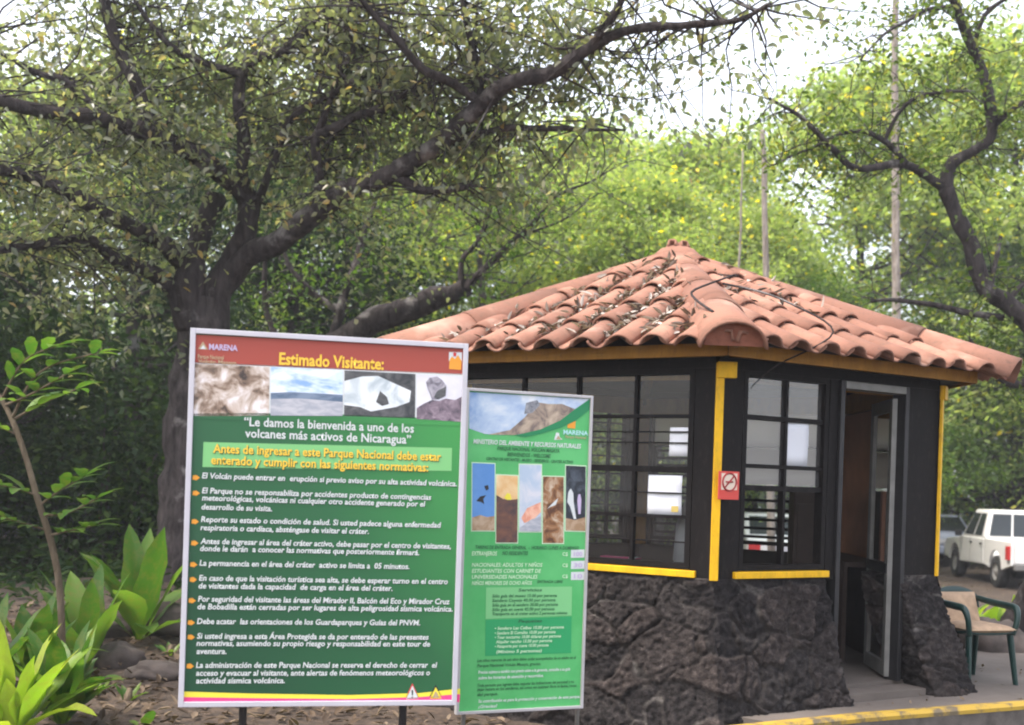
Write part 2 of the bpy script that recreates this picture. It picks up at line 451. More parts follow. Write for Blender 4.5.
def face_path(k, t0, t1, cap0=False, cap1=False):
    a, e, n = face_axes(k); L = (t1 - t0) * RW; c0 = .36 if cap0 else 0; c1 = .36 if cap1 else 0; T = L + c0 + c1
    def fn(u, h):
        s_ = u * T - c0
        if s_ < 0: p = fpt(k, t0, h) + n * s_ * (1 + .0 * h); out = (-e + n * .25).normalized()
        elif s_ > L: p = fpt(k, t1, h) - n * (s_ - L); out = (e + n * .25).normalized()
        else: p = fpt(k, t0 + s_ / RW, h); out = (p - Vector((BC.x, BC.y, 0))).normalized()
        return Vector((p.x, p.y, 0)), out
    return fn
stone_run(face_path(5, 0, 1), 190, 85)
stone_run(face_path(0, 0, .468, False, True), 130, 85)
stone_run(face_path(0, .825, 1, True, False), 66, 85)
for k in (1, 2, 3, 4): stone_run(face_path(k, 0, 1), 50, 22)
st = bpart(mbS, 'stone_base', STONE)
ca = st.data.color_attributes.new('cell', 'FLOAT_COLOR', 'POINT'); ca.data.foreach_set('color', [x for c in SC for x in c])

# floor, inner lining, posts, lintel
m_ = MB(); m_.prism([hv(k, RW - .02, PZ - .1) for k in range(6)], (0, 0, FLZ - PZ + .1), CONC)
wbox(m_, 0, 1.0, 1.74, 0.0, .2, PZ - .1, FLZ - .02, CONC)
bpart(m_, 'floor_slab', CONC)
m_ = MB()
for k in range(6):
    if k == 0:
        wbox(m_, k, .08, 1.0, -.16, -.1, FLZ, BZ); wbox(m_, k, 1.72, 2.0, -.16, -.1, FLZ, BZ)
    else: wbox(m_, k, .1, 1.98, -.16, -.1, FLZ, BZ)
bpart(m_, 'inner_lining', BLACK_IN)
TOPZ = 2.30
m_ = MB()
for k in range(6): wbox(m_, k, .03, RW - .03, -.09, .0, TOPZ, 2.47)
bpart(m_, 'lintel', BLACK)
m_ = MB()
for k in range(6): wbox(m_, k, .1, RW - .1, -.14, -.092, TOPZ - .06, 2.4)
bpart(m_, 'inner_beam', YELLOW_SHADED)
# black boards beside the corners
m_ = MB()
for k in range(6):
    ends = [(.012, .2), (1.9, RW - .012)]
    if k == 0: ends = [(.012, .2), (.955, 1.035), (1.70, RW - .012)]
    if k == 5: ends = [(.012, .1), (1.89, RW - .012)]
    if k == 1: ends.append((.202, 1.898))
    for a_, b_ in ends:
        m_ = MB(); wbox(m_, k, a_, b_, -.09, -.002, BZ - .02, TOPZ); bpart(m_, 'wall_board', BLACK, bevel=.003)
for k in range(6):
    m_ = MB()
    a = hv(k); rad = (a - Vector((BC.x, BC.y, 0))).normalized(); tn = Vector((-rad.y, rad.x, 0))
    def cb(w, r0, r1, z0, z1, sh=0):
        P = []
        for z in (z0, z1):
            for (s_, r_) in ((-w, r1), (w, r1), (w, r0), (-w, r0)):
                q = a + rad * r_ + tn * (s_ + sh); P.append(Vector((q.x, q.y, z)))
        m_.hexa(P)
    cb(.026, -.005, .016, BZ - .01, 2.33); cb(.06, -.01, .03, 2.235, 2.335, .04); cb(.05, -.2, -.12, BZ, 2.33)
    bpart(m_, 'corner_post', YELLOW if k in (0, 1, 5) else YELLOW_SHADED, bevel=.004)
# windows
def window(k, t0, t1, z0, z1, vs, hs, thick=.022, sill=True, glass_z=None, fm=BLACK, extra=()):
    m_ = MB(); f = .035
    for a_, b_, c_, d_ in ((t0, t0 + f, z0, z1), (t1 - f, t1, z0, z1), (t0 + f, t1 - f, z0, z0 + f), (t0 + f, t1 - f, z1 - f, z1)): wbox(m_, k, a_, b_, -.075, -.005, c_, d_)
    for v in vs: wbox(m_, k, v - thick / 2, v + thick / 2, -.06, -.015, z0 + f, z1 - f)
    for h, th in hs: wbox(m_, k, t0 + f, t1 - f, -.058, -.017, h - th / 2, h + th / 2)
    for a_, b_, h, th in extra: wbox(m_, k, a_, b_, -.056, -.019, h - th / 2, h + th / 2)
    fr = bpart(m_, 'window', fm)
    g0 = glass_z if glass_z else z0 + f
    m_ = MB(); m_.add([W(k, t0 + f, -.04, g0), W(k, t1 - f, -.04, g0), W(k, t1 - f, -.04, z1 - f), W(k, t0 + f, -.04, z1 - f)], [(0, 1, 2, 3)])
    bpart(m_, 'glass', GLASS_REFLECT if k == 0 else GLASS, fr)
    if sill:
        m_ = MB(); wbox(m_, k, t0 - .05 * (k == 0), t1 + .02 + .03 * (k == 5), -.1, .028, BZ, BZ + .043); bpart(m_, 'sill', YELLOW, fr, bevel=.004)
    return fr
WZ = BZ + .05
window(0, .205, .95, WZ, TOPZ, [.585], [(2.01, .03), (1.70, .025), (1.56, .035)], glass_z=1.56)
window(5, .105, 1.885, WZ, TOPZ, [2.08 - .6, 2.08 - 1.02, 2.08 - 1.44], [(2.0, .022), (1.66, .04), (1.36, .022)],
       extra=[(.14, 1.86, z_, .008) for z_ in (1.83, 1.9, 1.51, 1.2)])
window(2, .21, 1.89, WZ, TOPZ, [.63, 1.05, 1.47], [(2.0, .022), (1.66, .03), (1.36, .03)], sill=False, extra=[(.2, 1.9, z_, .026) for z_ in (1.11, 1.19, 1.27, 1.45, 1.55, 1.76, 1.83, 1.9, 1.95)])
for k in (3, 4):
    window(k, .21, 1.89, WZ, TOPZ, [.42, .63, .84, 1.05, 1.26, 1.47, 1.68], [(z_, .016) for z_ in (1.2, 1.36, 1.5, 1.66, 1.83, 2.0, 2.15)], sill=False)
# plywood on the right-hand inside wall, with a shelf counter
m_ = MB(); wbox(m_, 1, .12, 1.98, -.105, -.062, BZ + .03, TOPZ - .07, PLY); bpart(m_, 'plywood_panel', PLY)
m_ = MB(); wbox(m_, 1, .5, 1.98, -.5, -.11, .985, 1.02, WOODDK); wbox(m_, 1, .55, 1.9, -.49, -.46, FLZ, .985, WOODDK); bpart(m_, 'counter_shelf', WOODDK)
m_ = MB(); wbox(m_, 0, .05, 1.0, -.55, -.1, 1.0, 1.03, WOODDK); bpart(m_, 'window_counter', WOODDK)
m_ = MB(); wbox(m_, 5, .15, 1.85, -.5, -.1, 1.0, 1.03, WOODDK); bpart(m_, 'window_counter', WOODDK)
# pale blind in the rear window
m_ = MB()
m_.grid([[W(2, .2 + 1.66 * i / 16, -.12 + .008 * math.sin(i * 2.1), z_) for i in range(17)] for z_ in (2.28, 1.95)], BLIND); bpart(m_, 'window_blind', BLIND)
m_ = MB()
m_.grid([[W(2, .2 + 1.3 * i / 12, -.125 + .008 * math.sin(i * 1.7), z_) for i in range(13)] for z_ in (1.93, 1.6)], BLIND); bpart(m_, 'window_blind', BLIND)
# door frame and open door
m_ = MB()
wbox(m_, 0, 1.035, 1.075, -.1, .02, FLZ, TOPZ); wbox(m_, 0, 1.66, 1.70, -.1, .02, FLZ, TOPZ)
bpart(m_, 'door_frame', DARKMET, bevel=.004)
m_ = MB(); wbox(m_, 0, 1.075, 1.66, -.1, .024, 2.245, TOPZ - .003); bpart(m_, 'door_header', GREYMET, bevel=.004)
hinge = W(0, 1.648, -.06, 0); dd = Vector((.075, .997, 0)).normalized(); dn = Vector((dd.y, -dd.x, 0))
def dbox(m_, s0, s1, z0, z1, th=.02, m=None):
    P = []
    for z in (z0, z1):
        for (s_, t_) in ((s0, -th), (s1, -th), (s1, th), (s0, th)):
            q = hinge + dd * s_ + dn * t_; P.append(Vector((q.x, q.y, z)))
    m_.hexa(P, m)
m_ = MB()
dbox(m_, 0, .075, .27, 2.22); dbox(m_, .515, .59, .27, 2.22); dbox(m_, .075, .515, .27, .37); dbox(m_, .075, .515, 2.13, 2.22)
door = bpart(m_, 'door', GREYMET, bevel=.004)
m_ = MB(); dbox(m_, .01, .58, .99, 1.06, .027); bpart(m_, 'lock_rail', DARKMET, door)
m_ = MB(); dbox(m_, .075, .515, .37, .99, .004); dbox(m_, .075, .515, 1.06, 2.13, .004); bpart(m_, 'glass', glass('door_glass', (.55, .55, .52), 1, .05), door)

# ------------------------------------------------------------------ roof
ZE, ZA = 2.40, 3.395
APEX = Vector((BC.x, BC.y, ZA))
m_ = MB()
m_.add([hv(k, RE - .17, ZE + .03) for k in range(6)] + [APEX + Vector((0, 0, -.05))] + [hv(k, RE - .17, ZE + .0) for k in range(6)] + [APEX + Vector((0, 0, -.09))],
       [(k, (k + 1) % 6, 6) for k in range(6)] + [((k + 1) % 6 + 7, k + 7, 13) for k in range(6)] + [(k, k + 7, (k + 1) % 6 + 7, (k + 1) % 6) for k in range(6)], WOODDK)
roof = bpart(m_, 'roof', WOODDK)
for k in range(6):
    a, b = hv(k, RE, ZE), hv(k + 1, RE, ZE); mid = (a + b) / 2; e = (b - a).normalized(); sv = APEX - mid; SL = sv.length; s_ = sv / SL; n = e.cross(s_).normalized()
    half = (b - a).length / 2
    m_ = MB()
    def put(xc, s0, ln, r0, r1, lift0, lift1, up, segs, tw):
        rows = []
        for q in range(4):
            u = q / 3; sp = s0 + ln * u; r_ = r0 + (r1 - r0) * u; hgt = lift0 + (lift1 - lift0) * u
            hw = half * max(0, 1 - max(sp, 0) / SL) + .03
            row = []
            for j in range(segs + 1):
                th = R(-86 + 172 * j / segs)
                x = xc + tw * (u - .5) + r_ * math.sin(th); z = hgt + up * r_ * .82 * math.cos(th)
                x = max(-hw, min(hw, x))
                row.append(mid + e * x + s_ * sp + n * z)
            rows.append(row)
        m_.grid(rows, TILE)
    sp_ = .2405; nc = int(2 * half / sp_) + 1
    for row_ in range(6):
        s0 = -.07 + row_ * .405
        hw = half * (1 - max(0, s0 + .12) / SL)
        for c in range(-nc // 2 - 1, nc // 2 + 2):
            for up in (1, -1):
                xc = c * sp_ + (0 if up > 0 else sp_ / 2)
                if abs(xc) > hw + .03: continue
                j1, j2, j3 = random.gauss(0, .016), random.gauss(0, .012), random.gauss(0, .006)
                if up > 0: put(xc + j3, s0 + j1, .47, .085, .074, .034 + random.gauss(0, .004), .014, 1, 8, j2)
                else: put(xc + j3, s0 + j1 * .6 + .01, .47, .066, .08, .055 + .03, .05, -1, 7, j2)
    bpart(m_, 'roof_slope', TILE, roof, solid=.014)
for k in range(6):
    a = hv(k, RE + .1, ZE + .008); top = APEX + Vector((0, 0, .06)); L = (top - a).length; d = (top - a).normalized()
    x_ = Vector((-math.sin(ANG[k]), math.cos(ANG[k]), 0)); up = x_.cross(d).normalized(); up = up if up.z > 0 else -up
    m_ = MB(); nt = 4; tl = L / nt
    for q in range(nt):
        s0 = q * tl - .02; jx = random.gauss(0, .008)
        rows = []
        for u in (0, .5, 1.0):
            r_ = .195 - .085 * q / nt - .02 * u; base = a + d * (s0 + (tl + .09) * u) + x_ * jx + up * (.014 - .02 * u - .06 - .03 * q / nt)
            rows.append([base + x_ * r_ * math.sin(th) + up * r_ * .84 * math.cos(th) for th in [R(-88 + 176 * j / 12) for j in range(13)]])
        m_.grid(rows, TILE_RIDGE)
    bpart(m_, 'hip_ridge', TILE_RIDGE, roof, solid=.016)
    m_ = MB()
    base = a + d * .035 + up * -.045
    ring = [base + x_ * .178 * math.sin(th) + up * .15 * math.cos(th) for th in [R(-88 + 176 * j / 12) for j in range(13)]]
    m_.prism(ring, d * .05, MORTAR_RED)
    bpart(m_, 'ridge_end', MORTAR_RED, roof)
m_ = MB()
m_.grid([[APEX + Vector((math.cos(2 * PI * j / 20) * r_, math.sin(2 * PI * j / 20) * r_, z_)) for j in range(20)] for r_, z_ in ((.25, -.1), (.2, .01), (.14, .065), (.08, .088), (.03, .096), (.001, .097))], TILE_RIDGE, True, True)
bpart(m_, 'apex_cap', TILE_RIDGE, roof)
for k in range(6):
    a, b = hv(k, RE - .13, 0), hv(k + 1, RE - .13, 0); e = (b - a).normalized(); n = Vector((e.y, -e.x, 0))
    m_ = MB(); P = []
    for z in (2.348, 2.428):
        for q in (a - e * .008 + n * .015, b + e * .008 + n * .015, b - e * .035 - n * .015, a + e * .035 - n * .015): P.append(Vector((q.x, q.y, z)))
    m_.hexa(P); bpart(m_, 'fascia', YELLOW_SHADED, roof, bevel=.003)
    m_ = MB(); P = []
    for z in (2.37, 2.385):
        for q in (hv(k, RE - .16), hv(k + 1, RE - .16), hv(k + 1, RW - .03), hv(k, RW - .03)): P.append(Vector((q.x, q.y, z)))
    m_.hexa(P); bpart(m_, 'soffit', BLACK, roof)
    m_ = MB(); m_.tube([hv(k, RW - .1, 2.42), APEX + Vector((0, 0, -.2))], .05, 4); bpart(m_, 'rafter', YELLOW_SHADED, roof)

# twigs fallen on the roof; dry leaf litter in the valleys of the left slope
def slope_pt(k, x, sp, h=.06):
    a, b = hv(k, RE, ZE), hv(k + 1, RE, ZE); mid = (a + b) / 2; e = (b - a).normalized(); sv = APEX - mid; n = e.cross(sv.normalized()).normalized()
    return mid + e * x + sv.normalized() * sp + n * h
P = []
for _ in range(2600):
    k = 5 if random.random() < .8 else 0
    c = random.choice(range(-4, 6)); sp = random.uniform(.1, 2.0)
    x = (c + .5) * .2405 + random.gauss(0, .03)
    if abs(x) > 1.25 * (1 - sp / 2.38) - .05: continue
    if k == 5 and not (random.random() < .25 + .75 * sstep(-.6, .2, x)): continue
    if k == 0 and sp < .8: continue
    P.append(slope_pt(k, x, sp, random.uniform(.045, .085)))
o = leaf_mesh('dry_leaf_litter', P, .085, leafmat('roof_litter', [(0, (.08, .06, .05)), (.5, (.22, .18, .15)), (1, (.5, .46, .42))], .05, .9), ratio=.28, detailed=True, droop=0)
tag(o, 'grey dry leaves lying in the tile valleys of the roof', 'dry leaves', kind='stuff')
m_ = MB()
for pts in ([(0, .5, -.2), (0, .85, .35), (0, 1.05, .75)],):
    pass
tw, rr = smooth_path([slope_pt(5, 1.05, .15, .16), slope_pt(5, .8, .5, .2), slope_pt(0, -.72, .75, .25), slope_pt(0, -.5, .95, .2), slope_pt(0, -.5, 1.15, .16)], [.009, .008, .007, .006, .004], 6, .02); m_.tube(tw, rr, 5)
tw, rr = smooth_path([slope_pt(0, -.8, .72, .2), slope_pt(0, -.62, .35, .22), slope_pt(0, -.5, -.05, .17), W(0, .3, .18, 2.33), W(0, .2, .06, 2.18)], [.008, .007, .006, .005, .004], 6, .015); m_.tube(tw, rr, 5)
tag(m_.build('fallen_twig', BARK), 'thin dark forked twig fallen across the near roof hip and hanging off the eave', 'twig')

# ------------------------------------------------------------------ things at the booth
def wallsheet(name, label, cat, k, t0, t1, z0, z1, d, m, group=None, curl=.004):
    m_ = MB()
    m_.grid([[W(k, t0 + (t1 - t0) * i / 4, d + curl * math.sin(i * 1.3 + j), z0 + (z1 - z0) * j / 4) for i in range(5)] for j in range(5)])
    o = m_.build(name, m, None, solid=.002); tag(o, label, cat, group); return o
def T5(px, z_px=None):   # px on the left face -> t from L
    d = ray(px, 470); q = d.x; t = (1.27 - q * 6.8) / (.866 + .5 * q); return 2.08 - t
def T0(px):
    q = ray(px, 470).x; return (q * 6.8 - 1.27) / (.866 - .5 * q)
def ZF(k, t, px, py):
    p = W(k, t, 0, 0); return EYE + ray(px, py).z * p.y
def sheet_px(name, label, cat, k, x0, x1, y0, y1, d, m):
    T = T0 if k == 0 else T5; ta, tb = T(x0), T(x1)
    zb = ZF(k, (ta + tb) / 2, (x0 + x1) / 2, y1); zt = ZF(k, (ta + tb) / 2, (x0 + x1) / 2, y0)
    return wallsheet(name, label, cat, k, ta, tb, zb, zt, d, m)
sheet_px('paper_notice', 'small blank white notice high on the left window behind the glass', 'notice', 5, 663, 690, 427, 456, -.0335, PAPER)
pn = sheet_px('paper_notice', 'large white notice with small yellow stamp, middle of the left window', 'notice', 5, 643, 677, 475, 516, -.0335, PAPER)
sheet_px('paper_notice', 'white sheet taped in the upper right pane of the window beside the door', 'notice', 0, 788, 812, 422, 466, -.0335, PAPER)
STAMP = ink('stamp_yellow', (.55, .42, .12))
def decal(k, x0, x1, y0, y1, d, m, name, parent):
    T = T0 if k == 0 else T5; ta, tb = T(x0), T(x1); zb = ZF(k, (ta + tb) / 2, (x0 + x1) / 2, y1); zt = ZF(k, (ta + tb) / 2, (x0 + x1) / 2, y0)
    m_ = MB(); wbox(m_, k, ta, tb, d - .001, d + .001, zb, zt); return m_.build(name, m, parent)
decal(5, 667, 674, 506, 512, -.0305, STAMP, 'stamp', pn)
# small red no-smoking sign on the corner boards
REDP = ink('sign_red', (.62, .06, .045), .4); CREAM = ink('sign_cream', (.75, .62, .5)); REDD = ink('sign_red_dark', (.35, .03, .03))
ta, tb = T0(714.5), T0(735); zb, zt = ZF(0, .1, 729, 499.5), ZF(0, .1, 729, 471.5)
m_ = MB(); wbox(m_, 0, ta, tb, .045, .052, zb, zt); ns = m_.build('prohibition_sign', REDP, bevel=.002)
tag(ns, 'small red prohibition sign with a crossed circle on the booth corner post', 'sign')
m_ = MB(); wbox(m_, 0, ta + .02, tb - .018, .0525, .0535, zb + .06, zt - .012, CREAM); m_.build('sign_panel', CREAM, ns)
c0 = W(0, (ta + tb) / 2 + .001, .0555, (zb + zt) / 2 + .022); a0, e0, n0 = face_axes(0); r_ = (tb - ta) * .33
m_ = MB(); m_.tube([c0 + e0 * math.cos(q * PI / 12) * r_ + Vector((0, 0, math.sin(q * PI / 12) * r_)) for q in range(25)], .006, 4, REDD, False)
m_.tube([c0 + (e0 + Vector((0, 0, 1))) * r_ * .7, c0 - (e0 + Vector((0, 0, 1))) * r_ * .7], .006, 4, REDD); m_.tube([c0 - e0 * r_ * .55, c0 + e0 * r_ * .5], .006, 4, REDD)
m_.build('crossed_circle', REDD, ns)
# papers and things on the counters inside
def onbox(name, label, cat, k, t0, t1, d0, d1, z0, z1, m, bev=.002):
    m_ = MB(); wbox(m_, k, t0, t1, d0, d1, z0, z1); return tag(m_.build(name, m, None, bevel=bev), label, cat)
onbox('paper_stack', 'small stack of white papers on the counter inside the window beside the door', 'papers', 0, .24, .42, -.3, -.12, 1.031, 1.05, PAPER)
PINK = plain('pink_box', (.62, .05, .2), .5, .1)
tg = T5(592); th_ = T5(628)
pk = onbox('leaflet_box', 'flat pink and white box lying on the counter behind the left window', 'box', 5, tg, th_, -.2, -.11, 1.031, 1.075, PINK)
m_ = MB(); wbox(m_, 5, th_ - .05, th_ - .002, -.2005, -.1085, 1.032, 1.0755); m_.build('white_label', PAPER, pk)
# computer monitor seen from behind / plastic sack
SACK = plain('translucent_sack', (.42, .4, .42), .6, .15, 6, 0, .3)
m_ = MB(); ta, tb = T5(656), T5(692)
cc = W(5, (ta + tb) / 2, -.3, 1.031); hw = (tb - ta) / 2; rows = []
for zz, rw, rd in ((0, .8, .8), (.04, 1, 1), (.15, .97, 1), (.28, .9, .85), (.38, .62, .6), (.44, .35, .3), (.47, .05, .05)):
    rows.append([cc + Vector((math.cos(q) * hw * rw * (1 + .1 * noise.noise(Vector((q * 2, zz * 9, 1)))), math.sin(q) * .13 * rd * (1 + .15 * noise.noise(Vector((q * 2, zz * 9, 4)))), zz)) for q in [2 * PI * i / 24 for i in range(24)]])
m_.grid(rows, SACK, True, True)
tag(m_.build('plastic_sack', SACK), 'greyish filled plastic sack standing on the counter behind the left window', 'sack')
# cabinet inside
m_ = MB(); cab = thing('wooden_cabinet', 'tall dark wooden cabinet inside the booth seen through the window beside the door', 'cabinet', (2.42, 9.0, FLZ), R(-8))
m_.box((0, 0, .66), (.25, .4, 1.32), WOODDK); m_.build('carcass', WOODDK, cab, bevel=.006)
m_ = MB(); m_.box((.135, -.19, .66), (.03, .04, 1.32), PLY); m_.build('edge_strip', PLY, cab)
m_ = MB()
for z_ in (.35, .95): m_.box((0, -.205, z_), (.2, .014, .5), WOODDK)
m_.build('cabinet_door', WOODDK, cab, bevel=.004)
# bottle on the shelf behind the door
m_ = MB(); bp = W(1, 1.55, -.3, 1.02); rows = []
for zz, r_ in ((0, .04), (.005, .045), (.13, .045), (.17, .03), (.2, .017), (.25, .016), (.25, .001)): rows.append([bp + Vector((math.cos(q) * r_, math.sin(q) * r_, zz)) for q in [2 * PI * i / 16 for i in range(16)]])
m_.grid(rows, SACK, True, True); tag(m_.build('bottle', GREYMET), 'clear bottle standing on the dark shelf inside the open booth door', 'bottle')

# ------------------------------------------------------------------ information boards
class Board:
    def __init__(s, name, label, BL, BRt, z0, z1, frame_m, panel_m, fw):
        s.o = thing(name, label, 'sign board', (BL.x, BL.y, gh(BL.x, BL.y)))
        s.A = Vector((BL.x, BL.y, z0)); s.u = (Vector((BRt.x, BRt.y, 0)) - Vector((BL.x, BL.y, 0))); s.w = s.u.length; s.u.normalize(); s.v = Vector((0, 0, 1)); s.h = z1 - z0
        s.n = Vector((s.u.y, -s.u.x, 0)); s.inv = -Vector(s.o.location)
        m_ = MB(); s.bx(m_, fw * .5, s.w - fw * .5, fw * .5, s.h - fw * .5, -.012, 0); s.put(m_, 'panel', panel_m)
        m_ = MB()
        for (a, b, c, d) in ((0, fw, 0, s.h), (s.w - fw, s.w, 0, s.h), (fw, s.w - fw, 0, fw), (fw, s.w - fw, s.h - fw, s.h)): s.bx(m_, a, b, c, d, -.02, .012)
        s.put(m_, 'frame', frame_m, bevel=.002)
    def P(s, x, y, d): return s.A + s.u * x + s.v * y + s.n * d
    def bx(s, m_, x0, x1, y0, y1, d0, d1):
        m_.hexa([s.P(x0, y0, d1), s.P(x1, y0, d1), s.P(x1, y0, d0), s.P(x0, y0, d0), s.P(x0, y1, d1), s.P(x1, y1, d1), s.P(x1, y1, d0), s.P(x0, y1, d0)])
    def put(s, m_, name, m, parent=None, **k):
        m_.v = [tuple(Vector(v) + s.inv) for v in m_.v]; return m_.build(name, m, parent or s.o, **k)
    def uv(s, px, py):
        d = ray(px, py); o = Vector((0, 0, EYE)); t = (s.A - o).dot(s.n) / d.dot(s.n); q = o + d * t - s.A; return q.dot(s.u), q.dot(s.v)
    def art(s, name, polys, parent=None):   # printed shapes: (photo outline, material), later ones on top
        m_ = MB()
        for i, (pts, m) in enumerate(polys):
            lay = (.0008 if name in ('photo_border', 'header_band') else .0012) + .0006 * i
            m_.add([s.P(*s.uv(*p), lay) for p in pts][::-1], [tuple(range(len(pts)))], m)
        return s.put(m_, name, None, parent)
    def rect(s, x0, y0, x1, y1):   # a panel-aligned rectangle through two photo corners
        return [(x0, y0), (x1, y0), (x1, y1), (x0, y1)]
    def text(s, name, string, x0, x1, yb0, yb1, size, m, bold=.0, shear=0, lay=.004, parent=None, width=True):
        c = bpy.data.curves.new(name, 'FONT'); c.body = string; c.size = 1; c.offset = bold; c.shear = shear; c.resolution_u = 2
        tmp = bpy.data.objects.new('tmp_text', c); COL.objects.link(tmp)
        dg = bpy.context.evaluated_depsgraph_get(); dg.update()
        me = bpy.data.meshes.new_from_object(tmp.evaluated_get(dg)); bpy.data.objects.remove(tmp); bpy.data.curves.remove(c)
        me.name = name
        n = len(me.vertices); co_ = np.zeros(n * 3); me.vertices.foreach_get('co', co_); co_ = co_.reshape(-1, 3)
        mnx, mxx = co_[:, 0].min(), co_[:, 0].max()
        (ua, va), (ub, vb) = s.uv(x0, yb0), s.uv(x0 + (x1 - x0) * .987, yb1)
        kx = (ub - ua) / (mxx - mnx); ky = size
        if not width: kx = ky
        v_ = (va + vb) / 2
        for i in range(n):
            q = s.P(ua + (co_[i, 0] - mnx) * kx, v_ + co_[i, 1] * ky, lay) + s.inv; co_[i] = q
        me.vertices.foreach_set('co', co_.reshape(-1)); me.update(); me.materials.clear(); me.materials.append(m)
        o = bpy.data.objects.new(name, me); COL.objects.link(o); o.parent = parent or s.o; return o

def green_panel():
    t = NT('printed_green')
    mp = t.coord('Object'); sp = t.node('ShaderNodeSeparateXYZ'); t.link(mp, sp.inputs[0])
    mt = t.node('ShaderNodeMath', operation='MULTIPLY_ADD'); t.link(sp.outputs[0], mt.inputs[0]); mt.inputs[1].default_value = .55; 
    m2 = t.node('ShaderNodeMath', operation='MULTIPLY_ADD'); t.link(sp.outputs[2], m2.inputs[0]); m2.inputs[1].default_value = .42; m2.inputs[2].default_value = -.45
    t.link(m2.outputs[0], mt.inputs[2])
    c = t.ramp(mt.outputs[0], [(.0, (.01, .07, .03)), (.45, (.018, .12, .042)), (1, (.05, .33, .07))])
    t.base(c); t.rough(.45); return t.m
def pic(name, stops, scale, dist=1.0, stretch=(1, 1, 1), rough=.45):
    t = NT(name); mp = t.node('ShaderNodeMapping'); mp.inputs['Scale'].default_value = stretch; t.link(t.coord(), mp.inputs[0])
    t.base(t.ramp(t.noise(scale, 6, .6, mp.outputs[0], dist), stops)); t.rough(rough); return t.m
INK_W = ink('ink_white', (.66, .69, .69)); INK_Y = ink('ink_yellow', (.85, .55, .05)); INK_O = ink('ink_orange', (.8, .33, .03)); INK_DK = ink('ink_dark_green', (.01, .07, .03))
INK_RED = ink('ink_redbrown', (.36, .06, .04)); INK_LG = ink('ink_light_green', (.2, .52, .19)); INK_PINK = ink('ink_pink', (.72, .05, .22)); INK_YB = ink('ink_bright_yellow', (.85, .72, .06)); INK_LIL = ink('ink_lilac', (.55, .45, .65)); INK_TAN = ink('ink_tan', (.45, .33, .2)); INK_BLK = ink('ink_black', (.02, .02, .025)); INK_REDB = ink('ink_red', (.6, .05, .05))
P_ROCKW = pic('print_pale_rock', [(.34, (.05, .035, .03)), (.44, (.25, .17, .12)), (.54, (.55, .45, .38)), (.66, (.8, .75, .75))], 14, .5)
P_SKY = pic('print_cloudy_sky', [(.38, (.25, .42, .72)), (.52, (.62, .74, .88)), (.65, (.85, .88, .92))], 8, .6, (1, 1, 2.5))
P_HILL = pic('print_far_hills', [(.4, (.09, .14, .22)), (.6, (.2, .26, .36))], 10, .5, (1, 1, 3))
P_SHORE = pic('print_grey_shore', [(.4, (.36, .38, .44)), (.6, (.52, .52, .56))], 16, .5, (1, 1, 3))
P_WHITE = pic('print_white_slope', [(.35, (.45, .52, .56)), (.5, (.7, .75, .78)), (.7, (.85, .87, .88))], 9, 1)
P_DARK = pic('print_dark_rock', [(.35, (.03, .035, .04)), (.6, (.12, .12, .125)), (.75, (.25, .22, .2))], 14, 1)
P_MAUVE = pic('print_mauve_rock', [(.35, (.06, .05, .07)), (.5, (.2, .15, .19)), (.7, (.38, .3, .35))], 20, 1)
P_ROCKG = pic('print_grey_rock', [(.35, (.12, .11, .14)), (.5, (.3, .28, .33)), (.7, (.5, .47, .52))], 26, 1)
P_PALE = pic('print_pale_sky', [(.4, (.68, .67, .76)), (.6, (.8, .79, .86))], 6, .3)

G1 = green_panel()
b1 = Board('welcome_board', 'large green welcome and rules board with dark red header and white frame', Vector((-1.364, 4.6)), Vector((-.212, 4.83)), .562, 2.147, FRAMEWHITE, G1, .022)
m_ = MB()
for px in (243, 404):
    q = b1.P(b1.uv(px, 700)[0], 0, -.035); m_.tube([Vector((q.x, q.y, -.4)), Vector((q.x, q.y, 2.0))], .017, 10); b1.put(m_, 'post', DARKMET); m_ = MB()
b1.art('header_band', [([(194.5, 334.5), (463.5, 348), (463, 375), (193.5, 363)], INK_RED)])
b1.art('photo_border', [([(192.8, 362), (463.5, 374), (463.5, 419), (191.5, 415)], INK_W)])
b1.art('photo_panel', [([(193.3, 363.5), (269.5, 367), (269, 415.5), (230, 416), (192, 416)], P_ROCKW)])
b1.art('photo_panel', [([(271, 367), (343, 370), (342.5, 415), (270.5, 415)], P_SKY), ([(270.8, 393), (290, 392), (320, 393.5), (342.8, 395), (342.6, 416), (270.5, 415.5)], P_HILL), ([(270.7, 399), (300, 398.5), (342.7, 402), (342.5, 416), (270.5, 415.5)], P_SHORE)])
b1.art('photo_panel', [([(344.5, 370.5), (415.5, 374), (415, 418.5), (344, 416)], P_DARK), ([(344.4, 381), (362, 376.5), (378, 376), (411, 391), (409.5, 402), (396, 407), (371, 411.5), (360, 407), (344.2, 405)], P_WHITE), ([(376, 402), (380, 391), (387, 397), (389, 404), (382, 406)], P_DARK)])
b1.art('photo_panel', [([(417, 374.5), (463, 377), (462.8, 422), (416.5, 419)], P_PALE), ([(416.8, 408), (424, 403.5), (432, 400), (439, 401), (446, 398.5), (455, 400), (463, 396), (462.8, 422), (416.5, 419)], P_MAUVE), ([(426, 382), (429, 378), (437, 376.5), (442, 380), (446.5, 386), (446, 391), (444, 397), (439, 399), (432, 400.5), (430, 394), (427.5, 389)], P_ROCKG), ([(437, 391), (446, 386.5), (445.5, 396), (438, 399.5), (434, 397)], P_DARK)])
b1.art('photo_edge', [([(192, 413.5), (250, 413), (330, 414), (415, 417.5), (463, 422.5), (463, 426), (191.8, 419)], G1)])
